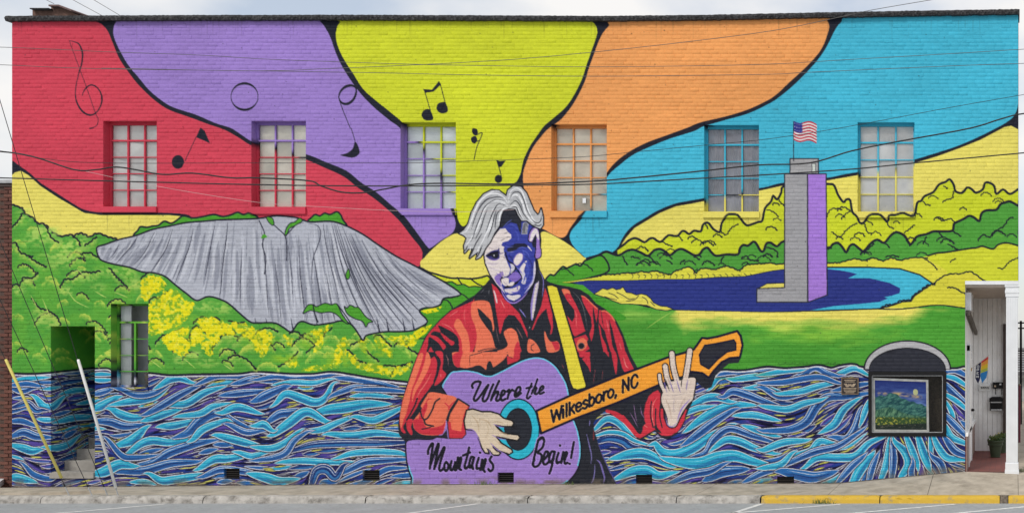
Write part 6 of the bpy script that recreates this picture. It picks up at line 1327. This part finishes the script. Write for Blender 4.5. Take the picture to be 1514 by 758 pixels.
# flower pots
M_POT = mat('green_plastic_pot', (.045,.065,.035), .5, .15, 6); M_SOIL = mat('soil', (.03,.022,.015), .95, .3, 20)
M_LEAF = [mat('leaf_a', (.06,.11,.03), .6, .3, 12), mat('leaf_b', (.11,.15,.04), .6, .3, 12), mat('petal_yellow', (.6,.45,.05), .6, .2, 12)]
def pot(px, py, r, h, Y, label, seed, fl_=8):
    c_ = Vector((at(px, py, Y).x, Y, FZ)); t = tag(empty('flower_pot', c_), label, 'flower pot', 'green plastic flower pots standing in the porch')
    MB().lathe(c_, [(r*.62,.0),(r*.66,.012),(r*.60,.02),(r*.80,h*.68),(r*.94,h*.70),(r*.96,h*.78),(r*.90,h*.80),(r,h*.93),(r*1.0,h),(r*.92,h),(r*.9,h*.9)], 28).build('pot', M_POT, t, smooth=False)
    MB().lathe(c_, [(r*.9,h*.88),(0.01,h*.9)], 20).build('soil', M_SOIL, t)
    rr = random.Random(seed)
    for kind in range(3):
        mb = MB()
        for i in range((70, 60, fl_)[kind]):
            a_ = rr.uniform(0, 6.28); q_ = r*.85*math.sqrt(rr.random()); b_ = c_+Vector((q_*math.cos(a_), q_*math.sin(a_), h*.92+rr.uniform(0, .10)))
            l_ = rr.uniform(.03, .07) if kind < 2 else .022; d = Vector((rr.uniform(-1,1), rr.uniform(-1,1), rr.uniform(-.2,1))).normalized(); s_ = d.cross(Vector((rr.uniform(-1,1), rr.uniform(-1,1), .3))).normalized()*l_*.4
            if kind == 2: b_.z += .05
            mb.quad(b_, b_+d*l_*.5+s_, b_+d*l_, b_+d*l_*.5-s_)
        mb.build(('foliage','foliage','flowers')[kind], M_LEAF[kind], t)
    return t
pot(1471.8, 676, .165, .345, 2.75, 'green plastic flower pot with low leafy plants, in front of the other pot', 5, 6)
pot(1480.5, 667, .16, .32, 3.75, 'green plastic flower pot with yellow blossoms behind the other pot', 8, 16)

# ======================= brown brick neighbour =======================
nb_ = tag(empty('brown_brick_building', (WX(0),.3,0)), 'dark red-brown brick building corner beside the mural wall', 'building')
NY = .30; nx1 = WX(17.2)-.0; top = at(10, 271, NY).z
M_BRS = [mat('brown_brick_%d' % i, c_, .85, .25, 18, .5, 60) for i, c_ in enumerate(((.115,.045,.032),(.135,.052,.038),(.10,.040,.030),(.15,.062,.045)))]
MB().box(nx1-6, nx1-.004, NY+.012, NY+6, -.2, top).build('wall_core', mat('brown_mortar', (.085,.055,.045), .95, .2, 20), nb_)
bmesh_list = []
for m_ in M_BRS:
    mb = MB().box(0, .150, 0, .03, 0, .056); o_ = mb.build('brick', m_, None, bevel=.004); bmesh_list.append(o_.data); bpy.data.objects.remove(o_)
r = random.Random(12); row = 0; z = -.08
while z < top-.06:
    x = nx1-.004-(.152 if row % 2 == 0 else .076)
    for i in range(3 if row % 2 == 0 else 4):
        o_ = link('brick', r.choice(bmesh_list), None, nb_); o_.location = Vector(o_.location)+Vector((x, NY-.006+r.uniform(-.003, .003), z)); x -= .162
        if x < nx1-.48: break
    z += .068; row += 1
b_ = MB().box(nx1-.076+.002, nx1-.004, NY-.004, NY+.03, -.05, top-.06).build('corner_bricks', M_BRS[0], nb_)
MB().box(nx1-6.05, nx1-.002, NY-.05, NY+6, top, top+.055).build('coping', mat('neighbour_coping', (.42,.43,.44), .8, .15, 8, .3, 40), nb_)
MB().box(nx1-6.0, nx1-.003, NY-.02, NY+.02, top-.06, top).build('parapet_band', mat('dark_band', (.06,.045,.04), .85, .2, 12), nb_)

# ======================= overhead cables and guy wires =======================
def cable(label, pts, Y, r, m=M_CABLE, name='overhead_cable', cat='cable', n=5):
    P = smooth([(-90+pts[0][0]*.0, pts[0][1]+(pts[0][1]-pts[1][1])*.5)] + pts if pts[0][0] < 2 else pts, False, n)
    mb = MB().tube([at(px, py, Y) for px, py in P], r, 6); return tag(mb.build(name, m, None, smooth=True), label, cat)
cable('thick black cable sagging in loose waves across the upper windows', [(0,224),(50,232),(110,251),(141,251),(171,247),(201,251),(241,258),(284,256),(341,263),(380,263),(455,267),(475,275),(505,284),(536,285),(566,280),(606,273),(656,271),(760,272),(873,268),(936,263),(1036,253),(1121,244),(1197,241),(1260,223),(1335,208),(1433,190),(1480,176),(1514,168),(1600,160)], -4.5, .0100)
cable('straight black cable just below the wavy one, crossing all upper windows', [(0,263),(176,268),(380,273),(556,275),(760,274),(885,272),(1011,265),(1140,258),(1260,250),(1352,241),(1514,226),(1600,217)], -4.7, .0086)
cable('thin grey wire running level above the music notes, upper of a pair', [(0,70),(76,73),(160,77),(300,82),(400,88),(600,95),(760,98),(860,99),(1000,98),(1140,95),(1260,88),(1400,80),(1514,73),(1600,68)], -6, .0036, M_WIRE)
cable('thin grey wire running level through the whole note, lower of a pair', [(0,96),(150,102),(380,105),(560,108),(700,111),(860,113),(1000,112),(1140,110),(1200,107),(1400,98),(1514,94),(1600,91)], -6.2, .0036, M_WIRE)
cable('thin wire climbing over the orange band towards the roof coping', [(150,101),(380,105),(500,101),(620,96),(760,88),(880,77),(1000,64),(1140,46),(1240,26),(1290,15),(1400,-4),(1480,-20)], -6.6, .0036, M_WIRE)
cable('thin dark wire between the music notes and the wavy black cable', [(0,223),(60,234),(150,241),(380,241),(600,241),(700,238),(760,236),(860,232),(925,226),(1040,215),(1140,205),(1250,188),(1400,160),(1514,140),(1600,125)], -5.4, .0036, M_CABLE)
cable('faint pale wire slanting down over the red band below the windows', [(125,253),(230,275),(380,299),(480,306),(600,312),(700,313),(760,310)], -3.5, .0026, mat('pale_wire', (.55,.40,.40), .6, .1, 5))
for lab, a_, b_ in (('short grey wire slanting down behind the chimney',(60,-4),(80,6)),('grey wire slanting to the roof right of the chimney, inner of two',(100,-4),(150,23)),('grey wire slanting to the roof over the purple band, outer of two',(130,-5),(182,26))):
    tag(MB().tube([at(*a_, 6), at(*b_, 6)], .006, 6).build('roof_wire', M_WIRE), lab, 'wire')
M_YG = mat('yellow_guard', (.72,.62,.16), .5, .08, 6); M_WG = mat('white_guard', (.80,.80,.78), .5, .06, 6)
def guy(label, top_, bot, Y, guard=None, gm=None):
    base_ = at(*bot, Y); t = tag(empty('guy_wire', base_), label, 'guy wire', 'guy wires anchored in the pavement')
    a_, b_ = at(*top_, Y), base_
    MB().tube([a_, b_], .0055, 6).build('wire', M_CABLE, t)
    d = (a_-b_).normalized()
    MB().tube([b_-d*.06, b_+d*.16], .008, 8).build('anchor_rod', M_STEEL, t); MB().tube([b_+d*.15, b_+d*.2], [.012,.007], 8).build('clamp', M_BLACK, t)
    if guard:
        (g0, g1) = guard; p, q = at(*g0, Y-.02), at(*g1, Y-.02)
        MB().tube([p, p*.02+q*.98, q], [.021,.021,.017], 12).build('guard', gm, t, smooth=True)
guy('guy wire with a yellow plastic guard leaning over the brown brick building', (-120,260), (102,731), -1.5, ((91,706),(8.5,531)), M_YG)
guy('bare guy wire anchored in front of the stair doorway, beside the yellow guard', (-90,252), (136,731.5), -1.5)
guy('bare guy wire anchored next to the white guard and passing the doorway top', (-40,262), (159,731.5), -1.5)
guy('guy wire with a white plastic guard standing before the stair doorway', (-8,122), (174.5,731.5), -1.5, ((171.5,721),(115.5,531)), M_WG)

# ======================= weeds =======================
M_GRASS = mat('weed_green', (.08,.12,.03), .8, .3, 20)
def weed(px, py, z, n, w, label, seed):
    c_ = on_ground(px, py, z); rr = random.Random(seed); mb = MB()
    for i in range(n):
        b0 = c_+Vector((rr.gauss(0, w), rr.uniform(-.02, .02), 0)); h_ = rr.uniform(.03, .10); l_ = rr.uniform(-.05, .05)
        mb.quad(b0-Vector((.004,0,0)), b0+Vector((.004,0,0)), b0+Vector((l_*.5+.003,.0,h_*.6)), b0+Vector((l_*.5-.003,0,h_*.6))); mb.quad(b0+Vector((l_*.5-.003,0,h_*.6)), b0+Vector((l_*.5+.003,0,h_*.6)), b0+Vector((l_+.001,0,h_)), b0+Vector((l_,0,h_)))
    tag(mb.build('weed_tuft', M_GRASS), label, 'weed')
weed(712, 716.5, .0, 34, .10, 'small green weed at the foot of the purple guitar', 1); weed(1216, 744, ZST, 40, .09, 'small dry weed growing along the yellow kerb', 2); weed(1507, 697, .2, 30, .04, 'green weed at the base of the white column', 3); weed(842, 717, .0, 14, .05, 'tiny weed at the wall foot right of the guitar', 6)

# ======================= side street beyond the column =======================
hs = tag(empty('grey_house', (at(1530,600,30).x,30,0)), 'distant grey house with dark shingle roof glimpsed past the white column', 'house')
M_SH = mat('shingle', (.09,.085,.085), .9, .4, 9, .5, 20)
hx = at(1505,560,30).x
MB().box(hx-.5, hx+9, 30, 38, -.1, at(1510,552,30).z).build('wall', mat('house_wall', (.42,.43,.42), .8, .1, 2), hs)
z0, z1 = at(1510,556,29.6).z, at(1510,514,33).z
n = 12
for i in range(n):
    a0, a1 = i/n, (i+1)/n; MB().quad((hx-.8,29.5+4.5*a0,z0+(z1-z0)*a0+.03),(hx+9.3,29.5+4.5*a0,z0+(z1-z0)*a0+.03),(hx+9.3,29.5+4.5*a1,z0+(z1-z0)*a1),(hx-.8,29.5+4.5*a1,z0+(z1-z0)*a1)).build('shingle_row', M_SH, hs)
for i in range(2): MB().box(hx+.5+i*2.2, hx+1.6+i*2.2, 29.96, 30.02, .7, 1.9).build('window', M_DARK, hs)
pl = tag(empty('utility_rack', (at(1510,600,14).x,14,.12)), 'dark metal utility rack standing behind the white column', 'utility rack')
for px in (1509.4, 1519): MB().box(at(px,500,14).x-.035, at(px,500,14).x+.035, 13.96, 14.04, .12, at(1510,474,14).z).build('post', M_BLACK, pl)
for py in (477, 485, 518): MB().box(at(1504,py,14).x, at(1524,py,14).x, 13.97, 14.03, at(1510,py+1,14).z, at(1510,py-1,14).z).build('rail', M_BLACK, pl)
rp_ = tag(empty('maroon_post', (at(1507.3,600,7).x,7,.16)), 'short maroon sign post on the side pavement past the column', 'post')
MB().tube([(at(1507.0,600,7).x,7,.15),(at(1507.0,600,7).x,7,at(1507,570,7).z)], .03, 10).build('shaft', mat('maroon_paint', (.16,.02,.04), .5, .1, 6), rp_)
MB().lathe((at(1507.0,600,7).x,7,at(1507,570,7).z), [(.04,0),(.045,.02),(.02,.05),(.0,.055)], 10).build('cap', M_BRZ, rp_)
